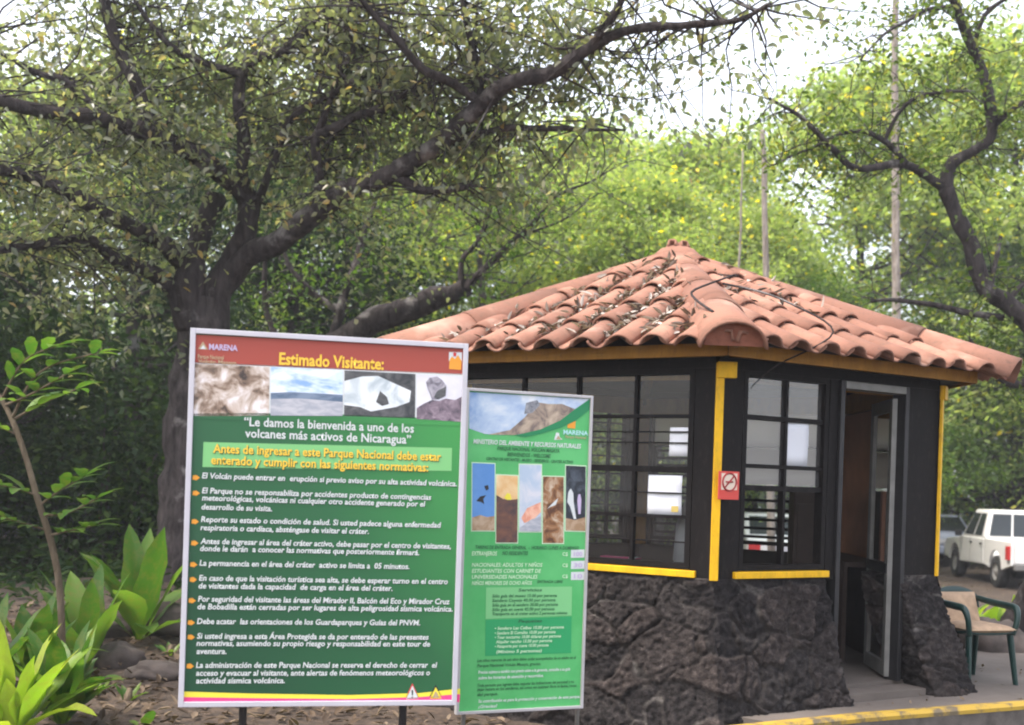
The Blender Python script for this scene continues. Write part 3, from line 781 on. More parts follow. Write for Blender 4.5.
for nm, pl in (('park_logo', [([(198, 349), (203, 341.5), (208, 349.5)], INK_TAN), ([(200, 349), (203.5, 345), (206, 349.3)], INK_W)]),
               ('government_logo', [([(449, 352), (462, 352.5), (461.7, 362), (448.8, 361)], INK_W), ([(449.5, 360), (452, 356.5), (455, 359), (458, 355), (461.5, 361), (461, 370), (449, 369)], INK_O), ([(453, 352.6), (456.5, 352.6), (456, 356.5), (453.5, 356.5)], INK_REDB)])):
    b1.art(nm, pl)
b1.text('logo_text', 'MARENA', 209, 238, 349.5, 351, .034, INK_LIL, .03)
b1.text('logo_text', 'Parque Nacional', 198, 224, 358.5, 359.5, .024, INK_TAN, .02)
b1.text('logo_text', 'Volcán Masaya', 198, 237, 363, 364.5, .022, INK_TAN, .02)
b1.text('heading_text', 'Estimado Visitante:', 279, 385, 364.5, 369.5, .071, INK_Y, .028)
for s_, x0, x1, y0, y1 in (('“Le damos la bienvenida a uno de los', 244, 416, 428, 430.5), ('volcanes más activos de Nicaragua”', 245, 413, 439.5, 441.5)):
    b1.text('greeting_text', s_, x0, x1, y0, y1, .053, INK_W, .016)
b1.art('notice_band', [([(203.5, 442), (452, 448), (451.5, 471), (202.5, 467)], INK_LG)])
for s_, x0, x1, y0, y1 in (('Antes de ingresar a este Parque Nacional debe estar', 213, 444, 454.5, 459), ('enterado y cumplir con las siguientes normativas:', 211, 431, 466, 469.5)):
    b1.text('notice_text', s_, x0 + .5, x1 + .5, y0 + .6, y1 + .6, .052, INK_DK, .03, lay=.0036)
    b1.text('notice_text', s_, x0, x1, y0, y1, .052, INK_Y, .022, lay=.0042)
rules = [
 [('El Volcán puede entrar en  erupción si previo aviso por su alta actividad volcánica.', 202, 460, 480, 484.5)],
 [('El Parque no se responsabiliza por accidentes producto de contingencias', 202, 434, 495.5, 497.5), ('meteorológicas, volcánicas ni cualquier otro accidente generado por el', 202, 428, 502.5, 504.5), ('desarrollo de su visita.', 201.5, 273, 510, 510.5)],
 [('Reporte su estado o condición de salud. Si usted padece alguna enfermedad', 201, 444, 524, 525.5), ('respiratoria o cardíaca, absténgase de visitar el cráter.', 200.5, 371, 531.5, 532.5)],
 [('Antes de ingresar al área del cráter activo, debe pasar por el centro de visitantes,', 200.5, 454, 545.5, 547), ('donde le darán  a conocer las normativas que posteriormente firmará.', 200, 422, 552.5, 553.5)],
 [('La permanencia en el área del cráter  activo se limita a  05 minutos.', 199.5, 412, 567, 567.5)],
 [('En caso de que la visitación turística sea alta, se debe esperar turno en el centro', 199, 451, 582, 582.5), ('de visitantes dada la capacidad  de carga en el área del cráter.', 198.5, 395, 589.5, 589.5)],
 [('Por seguridad del visitante las áreas del Mirador II, Balcón del Eco y Mirador Cruz', 198, 453, 603, 602.5), ('de Bobadilla están cerradas por ser lugares de alta peligrosidad sísmica volcánica.', 197.5, 456, 610.5, 610)],
 [('Debe acatar  las orientaciones de los Guardaparques y Guías del PNVM.', 197, 423, 625, 624)],
 [('Si usted ingresa a esta Área Protegida se da por enterado de las presentes', 197, 431.5, 639.5, 638.5), ('normativas, asumiendo su propio riesgo y responsabilidad en este tour de', 196.5, 433, 646.5, 645.5), ('aventura.', 196.5, 227, 654, 653.5)],
 [('La administración de este Parque Nacional se reserva el derecho de cerrar  el', 196, 440, 668.5, 666.5), ('acceso y evacuar al visitante, ante alertas de fenómenos meteorológicos o', 196, 433, 676, 674.5), ('actividad sísmica volcánica.', 196, 286, 683.5, 682.5)]]
for ru in rules:
    first = None
    for i, (s_, x0, x1, y0, y1) in enumerate(ru):
        b1.text('rule_text', s_, x0 + .35, x1 + .35, y0 + .5, y1 + .5, .0335, INK_DK, .035, .12, lay=.0036)
        b1.text('rule_text', s_, x0, x1, y0, y1, .0335, INK_W, .022, .12, lay=.0042)
    x0, y0 = ru[0][1], ru[0][3]
    b1.art('bullet_mark', [([(x0 - 9, y0 - 4.6), (x0 - 5.5, y0 - 5), (x0 - 2, y0 - 2.3), (x0 - 5.5, y0 + .2), (x0 - 9.5, y0 - .6)], INK_O)])
b1.art('colour_stripes', [([(183, 691.5), (250, 693.5), (350, 695), (420, 693), (460, 688.5), (459.5, 702), (183, 703)], INK_YB), ([(183, 697), (250, 698), (350, 699), (420, 697), (460, 694), (459.5, 702), (183, 703)], INK_PINK)])
b1.art('warning_triangle', [([(404.5, 699.5), (412.3, 683), (419.8, 699)], INK_REDB), ([(406, 699.5), (412.4, 685.5), (418.7, 699)], INK_W), ([(411.4, 690), (413.1, 690), (412.9, 695.5), (411.8, 695.5)], INK_BLK), ([(411.6, 696.5), (412.9, 696.5), (412.9, 697.8), (411.6, 697.8)], INK_BLK)])
b1.art('warning_triangle', [([(427.5, 699.5), (435.6, 684.5), (443.5, 699)], INK_BLK), ([(429.5, 699), (435.8, 687), (441.6, 698.5)], INK_YB), ([(432.5, 697.6), (434.5, 693), (435.6, 691), (437.4, 693.6), (438.8, 697.4)], INK_TAN)])

G2 = pic('printed_light_green', [(.35, (.07, .42, .12)), (.65, (.11, .5, .16))], 5, .2)
b2 = Board('tariff_board', 'tall narrow light green park information board with five small photos', Vector((-.231, 5.2)), Vector((.385, 5.45)), .44, 1.986, plain('frame_grey', (.45, .43, .44), .5, .08), G2, .014)
for px in (466, 588):
    m_ = MB(); q = b2.P(max(.012, min(b2.w - .012, b2.uv(px, 700)[0])), 0, -.03); m_.tube([Vector((q.x, q.y, -.4)), Vector((q.x, q.y, 1.9))], .011, 8); b2.put(m_, 'post', GREYMET)
I_DKG = ink('ink_mid_green', (.01, .22, .08)); I_MG = ink('ink_box_green', (.02, .33, .11)); I_TXT = ink('ink_text_green', (.02, .13, .05)); I_PALE = ink('ink_pale_green', (.6, .8, .55))
P_SMOKE = pic('print_smoke_sky', [(.35, (.2, .33, .6)), (.5, (.5, .6, .75)), (.62, (.8, .82, .85))], 4, .4)
P_VOLC = pic('print_volcano', [(.35, (.16, .12, .11)), (.5, (.38, .29, .22)), (.7, (.6, .48, .36))], 14, .8)
P_CRAT = pic('print_crater_smoke', [(.4, (.14, .15, .18)), (.6, (.35, .35, .37))], 22, 1.2)
b2.art('banner_photo', [([(469, 392), (589.5, 399), (575, 410), (560, 421), (540, 430), (520, 434.5), (500, 435), (485, 434), (469, 428.5)], P_SMOKE),
                        ([(488, 434.5), (510, 430), (525, 417), (535, 402), (548, 404), (562, 404), (577, 410), (560, 421), (540, 430), (515, 435)], P_VOLC),
                        ([(524, 414), (526, 403), (537, 400), (540, 405), (532, 413)], P_CRAT),
                        ([(514, 435.5), (540, 429.5), (560, 420.5), (575, 409), (589.5, 399), (589, 410), (575, 421), (560, 428), (540, 434), (525, 437)], I_DKG)])
b2.art('government_logo', [([(567.5, 415), (575.5, 415.5), (575.3, 422), (567.3, 421.5)], INK_W), ([(567.5, 421), (571, 417.5), (575.5, 421), (575, 428.5), (567.3, 428)], INK_O)])
b2.art('park_logo', [([(554, 440), (556, 432.5), (559, 433), (559.5, 437), (562.5, 439.5)], INK_W), ([(556, 439.3), (558, 435.5), (561, 439.3)], INK_TAN)])
b2.text('logo_text', 'MARENA', 563, 588, 434.5, 435, .03, ink('ink_pale_blue', (.45, .75, .75)), .03)
b2.text('logo_text', 'Parque Nacional', 565, 586, 438.5, 438.5, .02, INK_TAN, .02)
for s_, x0, x1, y0, y1, sz, m in (('MINISTERIO DEL AMBIENTE Y RECURSOS NATURALES', 473, 582, 444.5, 447.5, .031, INK_W), ('PARQUE NACIONAL VOLCÁN MASAYA', 497, 560, 450.5, 452, .026, I_TXT), ('BIENVENIDOS - WELCOME', 507, 551, 456.5, 457.5, .026, I_TXT), ('CENTRO DE VISITANTES - MUSEO - SENDEROS - CRATER ACTIVO', 486, 574, 461, 462.5, .02, I_TXT)):
    b2.text('title_text', s_, x0, x1, y0, y1, sz, m, .025, .15)
P_BLUE = pic('print_blue_sky', [(.4, (.1, .27, .62)), (.6, (.14, .33, .7))], 3, .2)
P_SUN = pic('print_sunset', [(.35, (.75, .42, .16)), (.65, (.88, .7, .42))], 8, .4)
P_DUSK = pic('print_dusk_hill', [(.4, (.06, .035, .04)), (.6, (.22, .09, .05))], 8, .6)
P_LAVA = pic('print_lava_glow', [(.4, (.75, .3, .2)), (.6, (.9, .55, .4))], 15, .8)
P_MIST = pic('print_mist', [(.4, (.45, .55, .68)), (.6, (.68, .68, .74))], 9, .6)
P_BAT = pic('print_brown_cave', [(.38, (.1, .035, .015)), (.52, (.32, .15, .06)), (.68, (.6, .48, .36))], 14, 1)
P_CAVE = pic('print_dark_cave', [(.45, (.015, .02, .03)), (.7, (.08, .1, .13))], 20, .8)
P_SAND = pic('print_sand', [(.4, (.35, .22, .12)), (.6, (.5, .36, .25))], 20, .8)
B = b2.rect
b2.art('photo_panel', [([(471.5, 462), (495.5, 463), (495, 531.5), (471, 531.5)], I_PALE), ([(472.3, 463), (494.6, 464), (494.3, 530.5), (471.8, 530.5)], P_BLUE), ([(472, 517.5), (480, 515), (487, 517), (494.4, 516), (494.3, 530.5), (471.8, 530.5)], P_SAND), ([(476, 501), (480, 496.5), (486, 495), (483, 499), (484, 504), (481, 502)], INK_BLK), ([(484, 486), (488, 485), (488.5, 489), (486, 490.5)], INK_BLK)])
b2.art('photo_panel', [([(495.5, 474), (518.5, 475), (518, 543.5), (495.3, 543.5)], I_PALE), ([(496.2, 475), (517.6, 476), (517.2, 542.5), (496, 542.5)], P_SUN), ([(496.2, 495), (503, 499), (510, 500), (517.5, 499), (517.2, 542.5), (496, 542.5)], P_DUSK), ([(504, 497.5), (507, 493), (510, 494), (511.5, 499.5), (507, 500)], INK_YB)])
b2.art('photo_panel', [([(518.5, 463.5), (542, 464), (541.5, 532.5), (518.5, 532.5)], I_PALE), ([(519.3, 464.5), (541.3, 465), (540.8, 531.5), (519.3, 531.5)], P_MIST), ([(521, 518), (527, 508), (536, 504), (540.9, 502), (540.8, 512), (533, 520), (524, 523)], P_LAVA), ([(519.5, 528), (530, 520), (540.9, 516), (540.8, 531.5), (519.3, 531.5)], P_SHORE)])
b2.art('photo_panel', [([(542, 475.5), (564.5, 476), (564, 544), (541.8, 544)], I_PALE), ([(542.9, 476.5), (563.6, 477), (563.2, 543), (542.7, 543)], P_BAT), ([(547, 509), (552, 503.5), (558, 498), (555.5, 505), (550, 507)], INK_W)])
b2.art('photo_panel', [([(565, 464.5), (586.3, 465.5), (586, 532), (564.5, 531.5)], I_PALE), ([(565.8, 465.5), (585.6, 466.5), (585.2, 531), (565.5, 530.5)], P_CAVE), ([(565.5, 518), (575, 520), (585.3, 517), (585.2, 531), (565.5, 530.5)], P_SAND), ([(567, 502), (568, 492), (570.5, 488.5), (573, 493), (573.5, 503), (576, 519), (573.5, 519), (570, 507)], INK_W), ([(577, 500), (578, 494.5), (580, 494), (581, 500), (580.3, 514), (578, 514)], INK_LIL)])
for s_, x0, x1, y0, y1, m, sz in (('TARIFAS DE ENTRADA GENERAL  -  HORARIO: LUNES A DOMINGO', 475, 580, 549.5, 548.8, I_TXT, .024), ('EXTRANJEROS', 471.5, 497, 555.5, 555.3, I_PALE, .028), ('NO RESIDENTES', 502, 528, 555, 554.8, I_TXT, .026),
    ('NACIONALES: ADULTOS Y NIÑOS', 471.5, 543, 567, 566.3, I_PALE, .026), ('ESTUDIANTES CON CARNET DE', 471.5, 541.5, 573, 572.4, I_PALE, .026), ('UNIVERSIDADES NACIONALES', 471.5, 538, 578.8, 578.4, I_PALE, .026), ('NIÑOS MENORES DE OCHO AÑOS', 471.5, 532.5, 585, 584.5, I_PALE, .026), ('ENTRADA LIBRE', 537, 563, 583, 582.7, I_TXT, .02)):
    b2.text('tariff_text', s_, x0, x1, y0, y1, sz, m, .02, .15)
for yv, s_ in ((549.8, '100'), (561, '30'), (572, '10')):
    b2.art('price_tag', [([(571, yv), (584.5, yv - .3), (584.2, yv + 7.8), (570.8, yv + 8)], INK_W)])
    b2.text('price_text', 'C$', 562, 567.5, yv + 6, yv + 5.8, .024, I_PALE, .02)
    b2.text('price_text', s_, 573.5, 582, yv + 6.2, yv + 6, .03, INK_LIL, .02)
b2.art('text_box', [([(486, 587.5), (572, 586.5), (571.5, 615.5), (485.5, 619)], ink('ink_box_pale', (.2, .55, .22)))])
b2.art('text_box', [([(485.5, 620), (571.5, 616.5), (571, 653), (485, 656)], I_MG)])
lines = [('Servicios', 518, 542, 591.5, 591, I_TXT), ('Sólo guía del museo 15.00 por persona', 492, 557.5, 597.5, 596.5, I_TXT), ('Sendero Coyote 40.00 por persona', 492, 556, 602, 601, I_TXT), ('Sólo guía en el sendero 30.00 por persona', 492, 558.5, 606.5, 605.5, I_TXT), ('Sólo guía en cueva 45.00 por persona', 492, 555, 611, 610, I_TXT), ('Transporte en el crater activo 2 personas mínimo', 492, 568, 615.8, 613.5, I_TXT),
         ('Paquetes', 518, 542, 622.5, 622, I_TXT), ('• Sendero Las Ceibas 10.00 por persona', 494.5, 564.5, 630.5, 627.5, I_PALE), ('• Sendero El Comalito 10.00 por persona', 494.5, 556, 635, 632.5, I_PALE), ('• Tour nocturno 10.00 dólares por persona', 494.5, 561.5, 639.5, 636.5, I_PALE), ('Alquiler rancho 15.00 por persona', 495.5, 552.5, 643.5, 641.5, I_PALE), ('• Pasaporte por cueva 10.00 persona', 494.5, 549, 648, 646, I_PALE), ('(Mínimo 5 personas)', 496, 542, 653.5, 651.5, I_PALE),
         ('Los niños menores de seis años deben andar acompañados de un adulto en el', 477, 577, 663, 657.5, I_TXT), ('Parque Nacional Volcán Masaya, gracias.', 477, 541.5, 667.5, 664.5, I_TXT), ('Precios sujetos a cambio con previo aviso a la gerencia, consulte a su guía', 478, 571, 674, 669.8, INK_W), ('sobre los horarios de atención y recorridos.', 478, 544, 679.5, 676.5, INK_W), ('Toda persona que ingrese debe respetar las indicaciones del personal y no', 477, 575, 687.5, 682, I_TXT), ('dejar basura en los senderos, así como no sustraer flora ni fauna, rocas', 477, 577.5, 691.5, 686, I_TXT), ('del parque.', 477, 498, 696, 694.8, I_TXT), ('Su contribución es para la protección y conservación de este parque.', 478, 581, 703.5, 696.8, INK_W), ('¡Gracias!', 478, 497, 708, 707, INK_W)]
for s_, x0, x1, y0, y1, m in lines: b2.text('body_text', s_, x0, x1, y0, y1, .021, m, .02, .15)

# ------------------------------------------------------------------ chair
ch = thing('plastic_armchair', 'dark green plastic armchair with beige cushion on the pavement beside the booth', 'chair', (3.47, 8.2, PZ + .004), R(-72)); ch.scale = (.86, .86, .86)
# local: +x is the way it faces
m_ = MB()
seat = [[Vector((x, y * (1 - .06 * (x < 0)), .41 + .015 * (abs(y) / .22) ** 2 + .02 * (x / .22) * (x > .1))) for y in np.linspace(-.23, .23, 9)] for x in np.linspace(-.2, .24, 9)]
m_.grid(seat, GREENPL); m_.build('seat', GREENPL, ch, solid=.02)
for (x, y, dx, dy) in ((.2, .215, .05, .03), (.2, -.215, .05, -.03), (-.19, .2, -.06, .03), (-.19, -.2, -.06, -.03)):
    m_ = MB(); rows = []
    for u in (0, .33, .66, 1):
        c = Vector((x + dx * u, y + dy * u, .42 * (1 - u))); w = .034 - .008 * u
        rows.append([c + Vector((math.cos(q) * w, math.sin(q) * w * .7, 0)) for q in [2 * PI * i / 10 for i in range(10)]])
    m_.grid(rows, GREENPL, True, True); m_.build('leg', GREENPL, ch)
m_ = MB()
NB = 15
def back_pt(q, z):   # curved backrest
    a_ = R(-62 + 124 * q); return Vector((-.2 - .05 * (z - .42) / .36 - .05 * math.cos(a_) + .03, .245 * math.sin(a_) / math.sin(R(62)), z))
top = lambda q: .79 - .09 * (2 * q - 1) ** 2
m_.grid([[back_pt(i / NB, top(i / NB) - dz) for i in range(NB + 1)] for dz in (0, .035, .07, .1)], GREENPL)
for i in (1, 4, 7, 9, 12):
    a_, b_ = i / NB, (i + 1.3) / NB
    m_.grid([[back_pt(a_ + (b_ - a_) * j / 3, z * (top(a_) - .09) + (1 - z) * .42) for j in range(4)] for z in (0, .25, .5, .75, 1)], GREENPL)
m_.build('backrest', GREENPL, ch, solid=.016)
for sg in (1, -1):
    m_ = MB()
    pts, rr = smooth_path([back_pt(.5 + sg * .47, .69), Vector((-.08, sg * .265, .665)), Vector((.1, sg * .275, .655)), Vector((.2, sg * .27, .64)), Vector((.235, sg * .255, .55)), Vector((.22, sg * .225, .42))], [.024, .03, .032, .03, .024, .024], 5)
    m_.tube(pts, rr, 10); m_.build('armrest', GREENPL, ch)
def pillow(m_, c, ax, ay, az, sx, sy, sz, n=14):
    for sgn in (1, -1):
        rows = []
        for i in range(n + 1):
            row = []
            for j in range(n + 1):
                u = -1 + 2 * i / n; v = -1 + 2 * j / n
                h = ((1 - u ** 4) * (1 - v ** 4)) ** .45 if abs(u) < 1 and abs(v) < 1 else 0
                h *= 1 + .12 * noise.noise(Vector((u * 2, v * 2, sgn)))
                row.append(c + ax * u * sx + ay * v * sy + az * h * sz * sgn)
            rows.append(row if sgn > 0 else row[::-1])
        m_.grid(rows, CUSHION)
m_ = MB(); pillow(m_, Vector((.03, 0, .465)), Vector((1, 0, 0)), Vector((0, 1, 0)), Vector((0, 0, 1)), .235, .23, .042)
bx_ = Vector((-.32, 0, .95)).normalized(); pillow(m_, Vector((-.185, 0, .58)), bx_, Vector((0, 1, 0)), bx_.cross(Vector((0, 1, 0))), .17, .21, .04)
cu = m_.build('chair_cushion', CUSHION); cu.location = ch.location; cu.rotation_euler = ch.rotation_euler; cu.scale = ch.scale
tag(cu, 'worn beige folded cushion lying on the green plastic armchair', 'cushion')

# ------------------------------------------------------------------ vehicles
def arc_pts(yc, zc, r, n=9):
    return [(yc + r * math.cos(PI * i / n), zc + r * math.sin(PI * i / n)) for i in range(n + 1)]
def wheel(parent, x, y, r, w=.22):
    m_ = MB(); rows = []
    for dx, rr in ((-w / 2, r * .55), (-w / 2, r * .92), (-w / 2 + .03, r), (w / 2 - .03, r), (w / 2, r * .92), (w / 2, r * .55)):
        rows.append([Vector((x + dx, y + math.cos(q) * rr, r + math.sin(q) * rr)) for q in [2 * PI * i / 28 for i in range(28)]])
    m_.grid(rows, RUBBER, True, True); wh = m_.build('wheel', RUBBER, parent)
    m_ = MB()
    for sg in (1, -1):
        rows = []
        for dx, rr in ((w / 2 - .01, r * .56), (w / 2 - .03, r * .5), (w / 2 - .05, r * .25), (w / 2 - .01, r * .2), (w / 2 - .005, .001)):
            rows.append([Vector((x + sg * dx, y + math.cos(q) * rr, r + math.sin(q) * rr)) for q in [2 * PI * i / 20 for i in range(20)]])
        m_.grid(rows, RIM, True, True)
    m_.build('rim', RIM, wh)
def quadpanel(m_, q, u0, u1, v0, v1, off_, m=None):   # q: bl, br, tr, tl seen from outside
    n = (q[1] - q[0]).cross(q[3] - q[0]).normalized()
    f = lambda u, v: q[0].lerp(q[1], u).lerp(q[3].lerp(q[2], u), v) + n * off_
    P = [f(u0, v0), f(u1, v0), f(u1, v1), f(u0, v1)]; m_.prism(P, n * .006, m)

def pickup(loc, rz, label):
    t = thing('pickup_truck', label, 'truck', loc, rz)
    hw = .83
    # cab + bonnet lower body, front at +y
    prof = [(2.45, .5)] + [(p[0], p[1]) for p in arc_pts(1.6, .42, .42)] + [(-.62, .46), (-.62, 1.06), (1.15, 1.06), (1.3, 1.02), (2.3, .93), (2.45, .82)]
    m_ = MB(); m_.prism([Vector((-hw, y, z)) for y, z in prof], (2 * hw, 0, 0), WHITEPAINT); m_.build('body', WHITEPAINT, t, bevel=.03)
    # bed sides, floor, tailgate
    m_ = MB()
    sp = [(-.66, .5)] + [(p[0], p[1]) for p in arc_pts(-1.45, .42, .42)] + [(-2.48, .55), (-2.48, 1.06), (-.66, 1.06)]
    for x in (-hw, hw - .07): m_.prism([Vector((x, y, z)) for y, z in sp], (.07, 0, 0), WHITEPAINT)
    m_.box((0, -1.55, .66), (1.55, 1.8, .06), WHITEPAINT); m_.box((0, -.66, .86), (1.5, .05, .4), WHITEPAINT)
    m_.build('bed', WHITEPAINT, t, bevel=.012)
    m_ = MB(); m_.box((0, -2.46, .83), (1.5, .06, .46), WHITEPAINT); tg_ = m_.build('tailgate', WHITEPAINT, t, bevel=.012)
    m_ = MB(); m_.box((0, -2.495, .95), (.24, .02, .07), DARKMET); m_.build('handle', DARKMET, tg_)
    # cab glasshouse
    b = [Vector(p) for p in ((-hw + .02, -.64, 1.05), (hw - .02, -.64, 1.05), (hw - .02, 1.12, 1.05), (-hw + .02, 1.12, 1.05))]
    tp = [Vector(p) for p in ((-hw + .17, -.5, 1.72), (hw - .17, -.5, 1.72), (hw - .17, .52, 1.72), (-hw + .17, .52, 1.72))]
    m_ = MB(); m_.hexa(b + tp, WHITEPAINT); m_.build('cab', WHITEPAINT, t, bevel=.06)
    sides = {'L': [b[3], b[0], tp[0], tp[3]], 'R': [b[1], b[2], tp[2], tp[1]], 'B': [b[0], b[1], tp[1], tp[0]], 'F': [b[2], b[3], tp[3], tp[2]]}
    for key, us in (('L', ((.1, .5), (.56, .87))), ('R', ((.13, .44), (.5, .9))), ('B', ((.06, .36), (.39, .61), (.64, .94))), ('F', ((.06, .94),))):
        for u0, u1 in us:
            m_ = MB(); quadpanel(m_, sides[key], u0, u1, .1, .86, .004); m_.build('window', CARGLASS, t)
    for sg in (1, -1):
        m_ = MB(); m_.box((sg * (hw + .003), -2.36, .82), (.1, .2, .3), REDLAMP); m_.build('tail_light', REDLAMP, t, bevel=.01)
        m_ = MB(); m_.box((sg * .7, 2.46, .74), (.3, .04, .14), FRAMEWHITE); m_.build('headlight', FRAMEWHITE, t)
        m_ = MB(); m_.box((sg * (hw + .1), .95, 1.12), (.16, .08, .14), RUBBER); m_.build('mirror', RUBBER, t, bevel=.02)
        for y in (.28, -.45): 
            m_ = MB(); m_.box((sg * (hw + .012), y, .93), (.03, .12, .035), DARKMET); m_.build('door_handle', DARKMET, t)
        for y in (1.6, -1.45): wheel(t, sg * (hw - .12), y, .36)
        m_ = MB()
        for y in (.36, -.55, 1.12): m_.box((sg * (hw + .0005), y, .77), (.003, .012, .55), DARKMET)
        m_.build('door_seam', DARKMET, t)
    m_ = MB(); m_.box((0, -2.58, .53), (1.6, .12, .14), GREYMET); m_.build('rear_bumper', GREYMET, t, bevel=.02)
    m_ = MB(); m_.box((.45, -2.498, .68), (.5, .01, .08), REDLAMP); m_.build('tailgate_stripe', REDLAMP, t)
    m_ = MB(); m_.box((0, 2.5, .55), (1.62, .14, .2), GREYMET); m_.build('front_bumper', GREYMET, t, bevel=.02)
    m_ = MB(); m_.box((0, 0, .48), (1.3, 4.6, .14), RUBBER); m_.build('chassis', RUBBER, t)
    return t
def sedan(name, label, loc, rz, paint, plate=False):
    t = thing(name, label, 'car', loc, rz); hw = .82
    prof = [(2.1, .4)] + arc_pts(1.35, .34, .36) + arc_pts(-1.3, .34, .36) + [(-2.1, .42), (-2.12, .85), (-2.0, .98), (-1.2, 1.0), (1.0, .98), (1.9, .8), (2.1, .7)]
    m_ = MB(); m_.prism([Vector((-hw, y, z)) for y, z in prof], (2 * hw, 0, 0)); m_.build('body', paint, t, bevel=.05)
    b = [Vector(p) for p in ((-hw + .04, -1.75, .97), (hw - .04, -1.75, .97), (hw - .04, 1.0, .97), (-hw + .04, 1.0, .97))]
    tp = [Vector(p) for p in ((-hw + .2, -1.1, 1.45), (hw - .2, -1.1, 1.45), (hw - .2, .3, 1.45), (-hw + .2, .3, 1.45))]
    m_ = MB(); m_.hexa(b + tp); m_.build('cab', paint, t, bevel=.06)
    for q, us in (([b[3], b[0], tp[0], tp[3]], ((.12, .5), (.54, .88))), ([b[1], b[2], tp[2], tp[1]], ((.12, .46), (.5, .88))), ([b[0], b[1], tp[1], tp[0]], ((.07, .93),)), ([b[2], b[3], tp[3], tp[2]], ((.06, .94),))):
        for u0, u1 in us: m_ = MB(); quadpanel(m_, q, u0, u1, .08, .88, .004); m_.build('window', CARGLASS, t)
    for sg in (1, -1):
        for y in (1.35, -1.3): wheel(t, sg * (hw - .1), y, .31, .2)
        m_ = MB(); m_.box((sg * .66, -2.1, .76), (.26, .06, .2), REDLAMP); m_.build('tail_light', REDLAMP, t, bevel=.01)
        m_ = MB(); m_.box((sg * .6, 2.06, .66), (.34, .08, .14), FRAMEWHITE); m_.build('headlight', FRAMEWHITE, t, bevel=.01)
        m_ = MB(); m_.box((sg * (hw + .06), .72, 1.02), (.14, .08, .1), paint); m_.build('mirror', paint, t, bevel=.02)
    m_ = MB(); m_.box((0, -2.15, .5), (1.6, .1, .2)); m_.build('rear_bumper', DARKMET if plate else paint, t, bevel=.03)
    m_ = MB(); m_.box((0, -2.135, .74), (.46, .02, .12)); pl = m_.build('number_plate', FRAMEWHITE, t)
    return t
pickup((11.8, 25.9, gh(11.8, 25.9)), R(-6), 'white double cab pickup truck parked behind the booth at the right edge')
sedan('parked_car', 'grey-blue parked car beyond the white pickup truck', (12.35, 32.6, gh(12.3, 32.6)), R(-6), BLUEPAINT)
sedan('parked_car', 'white parked car behind the booth, glimpsed through its windows', (5.85, 26.0, gh(5.85, 26.0)), R(3), WHITEPAINT)
sedan('parked_car', 'dark blue car in deep shade under the trees at the left edge', (-7.9, 19.0, gh(-7.9, 19)), R(60), DARKPAINT)

# ------------------------------------------------------------------ trees
def add_limbs(m_, limbs, mat=None, seg=10, wob=.03, lump=.18, thin=1.0):
    out = []
    for L in limbs:
        L = [(*q[:-1], q[-1] * thin) for q in L]
        pts = [p if isinstance(p, Vector) else at(*p[:3]) for p in (q[0] if isinstance(q[0], Vector) else q for q in L)]
        rad = [q[-1] for q in L]
        pp, rr = smooth_path(pts, rad, 6, wob)
        m_.tube(pp, rr, seg, mat, True, lump); out.append((pp, rr))
    return out
def twigs(m_, paths, n, len_, leaves, per, spread, rmax=.08, up=.35, mat=None, r0=.011, gap=0.0, back=0.0):
    """grow fine twigs off the thinner stretches of the limbs; return leaf positions"""
    pool = [(p, r) for pp, rr in paths for p, r in zip(pp, rr) if r < rmax]
    P = []
    for _ in range(n):
        p, r = random.choice(pool)
        d = Vector((random.gauss(0, 1), random.gauss(back, 1 if not back else .6), random.gauss(up, .6))).normalized()
        L = random.uniform(*len_); q = p; pts = [p]; 
        for k in range(4):
            d = (d + Vector((random.gauss(0, .3), random.gauss(0, .3), random.gauss(.0, .25)))).normalized()
            q = q + d * L / 4; pts.append(q)
        m_.tube(pts, [min(r * .7, r0), r0 * .8, r0 * .6, r0 * .42, r0 * .25], 4, mat, False)
        if random.random() < gap: continue
        for _ in range(per):
            u = random.uniform(.35, 1.08) * 4; i = min(3, int(u)); f = u - i
            c = pts[i].lerp(pts[i + 1], f)
            P.append(c + Vector((random.gauss(0, spread), random.gauss(0, spread), random.gauss(0, spread * .7))))
    return P

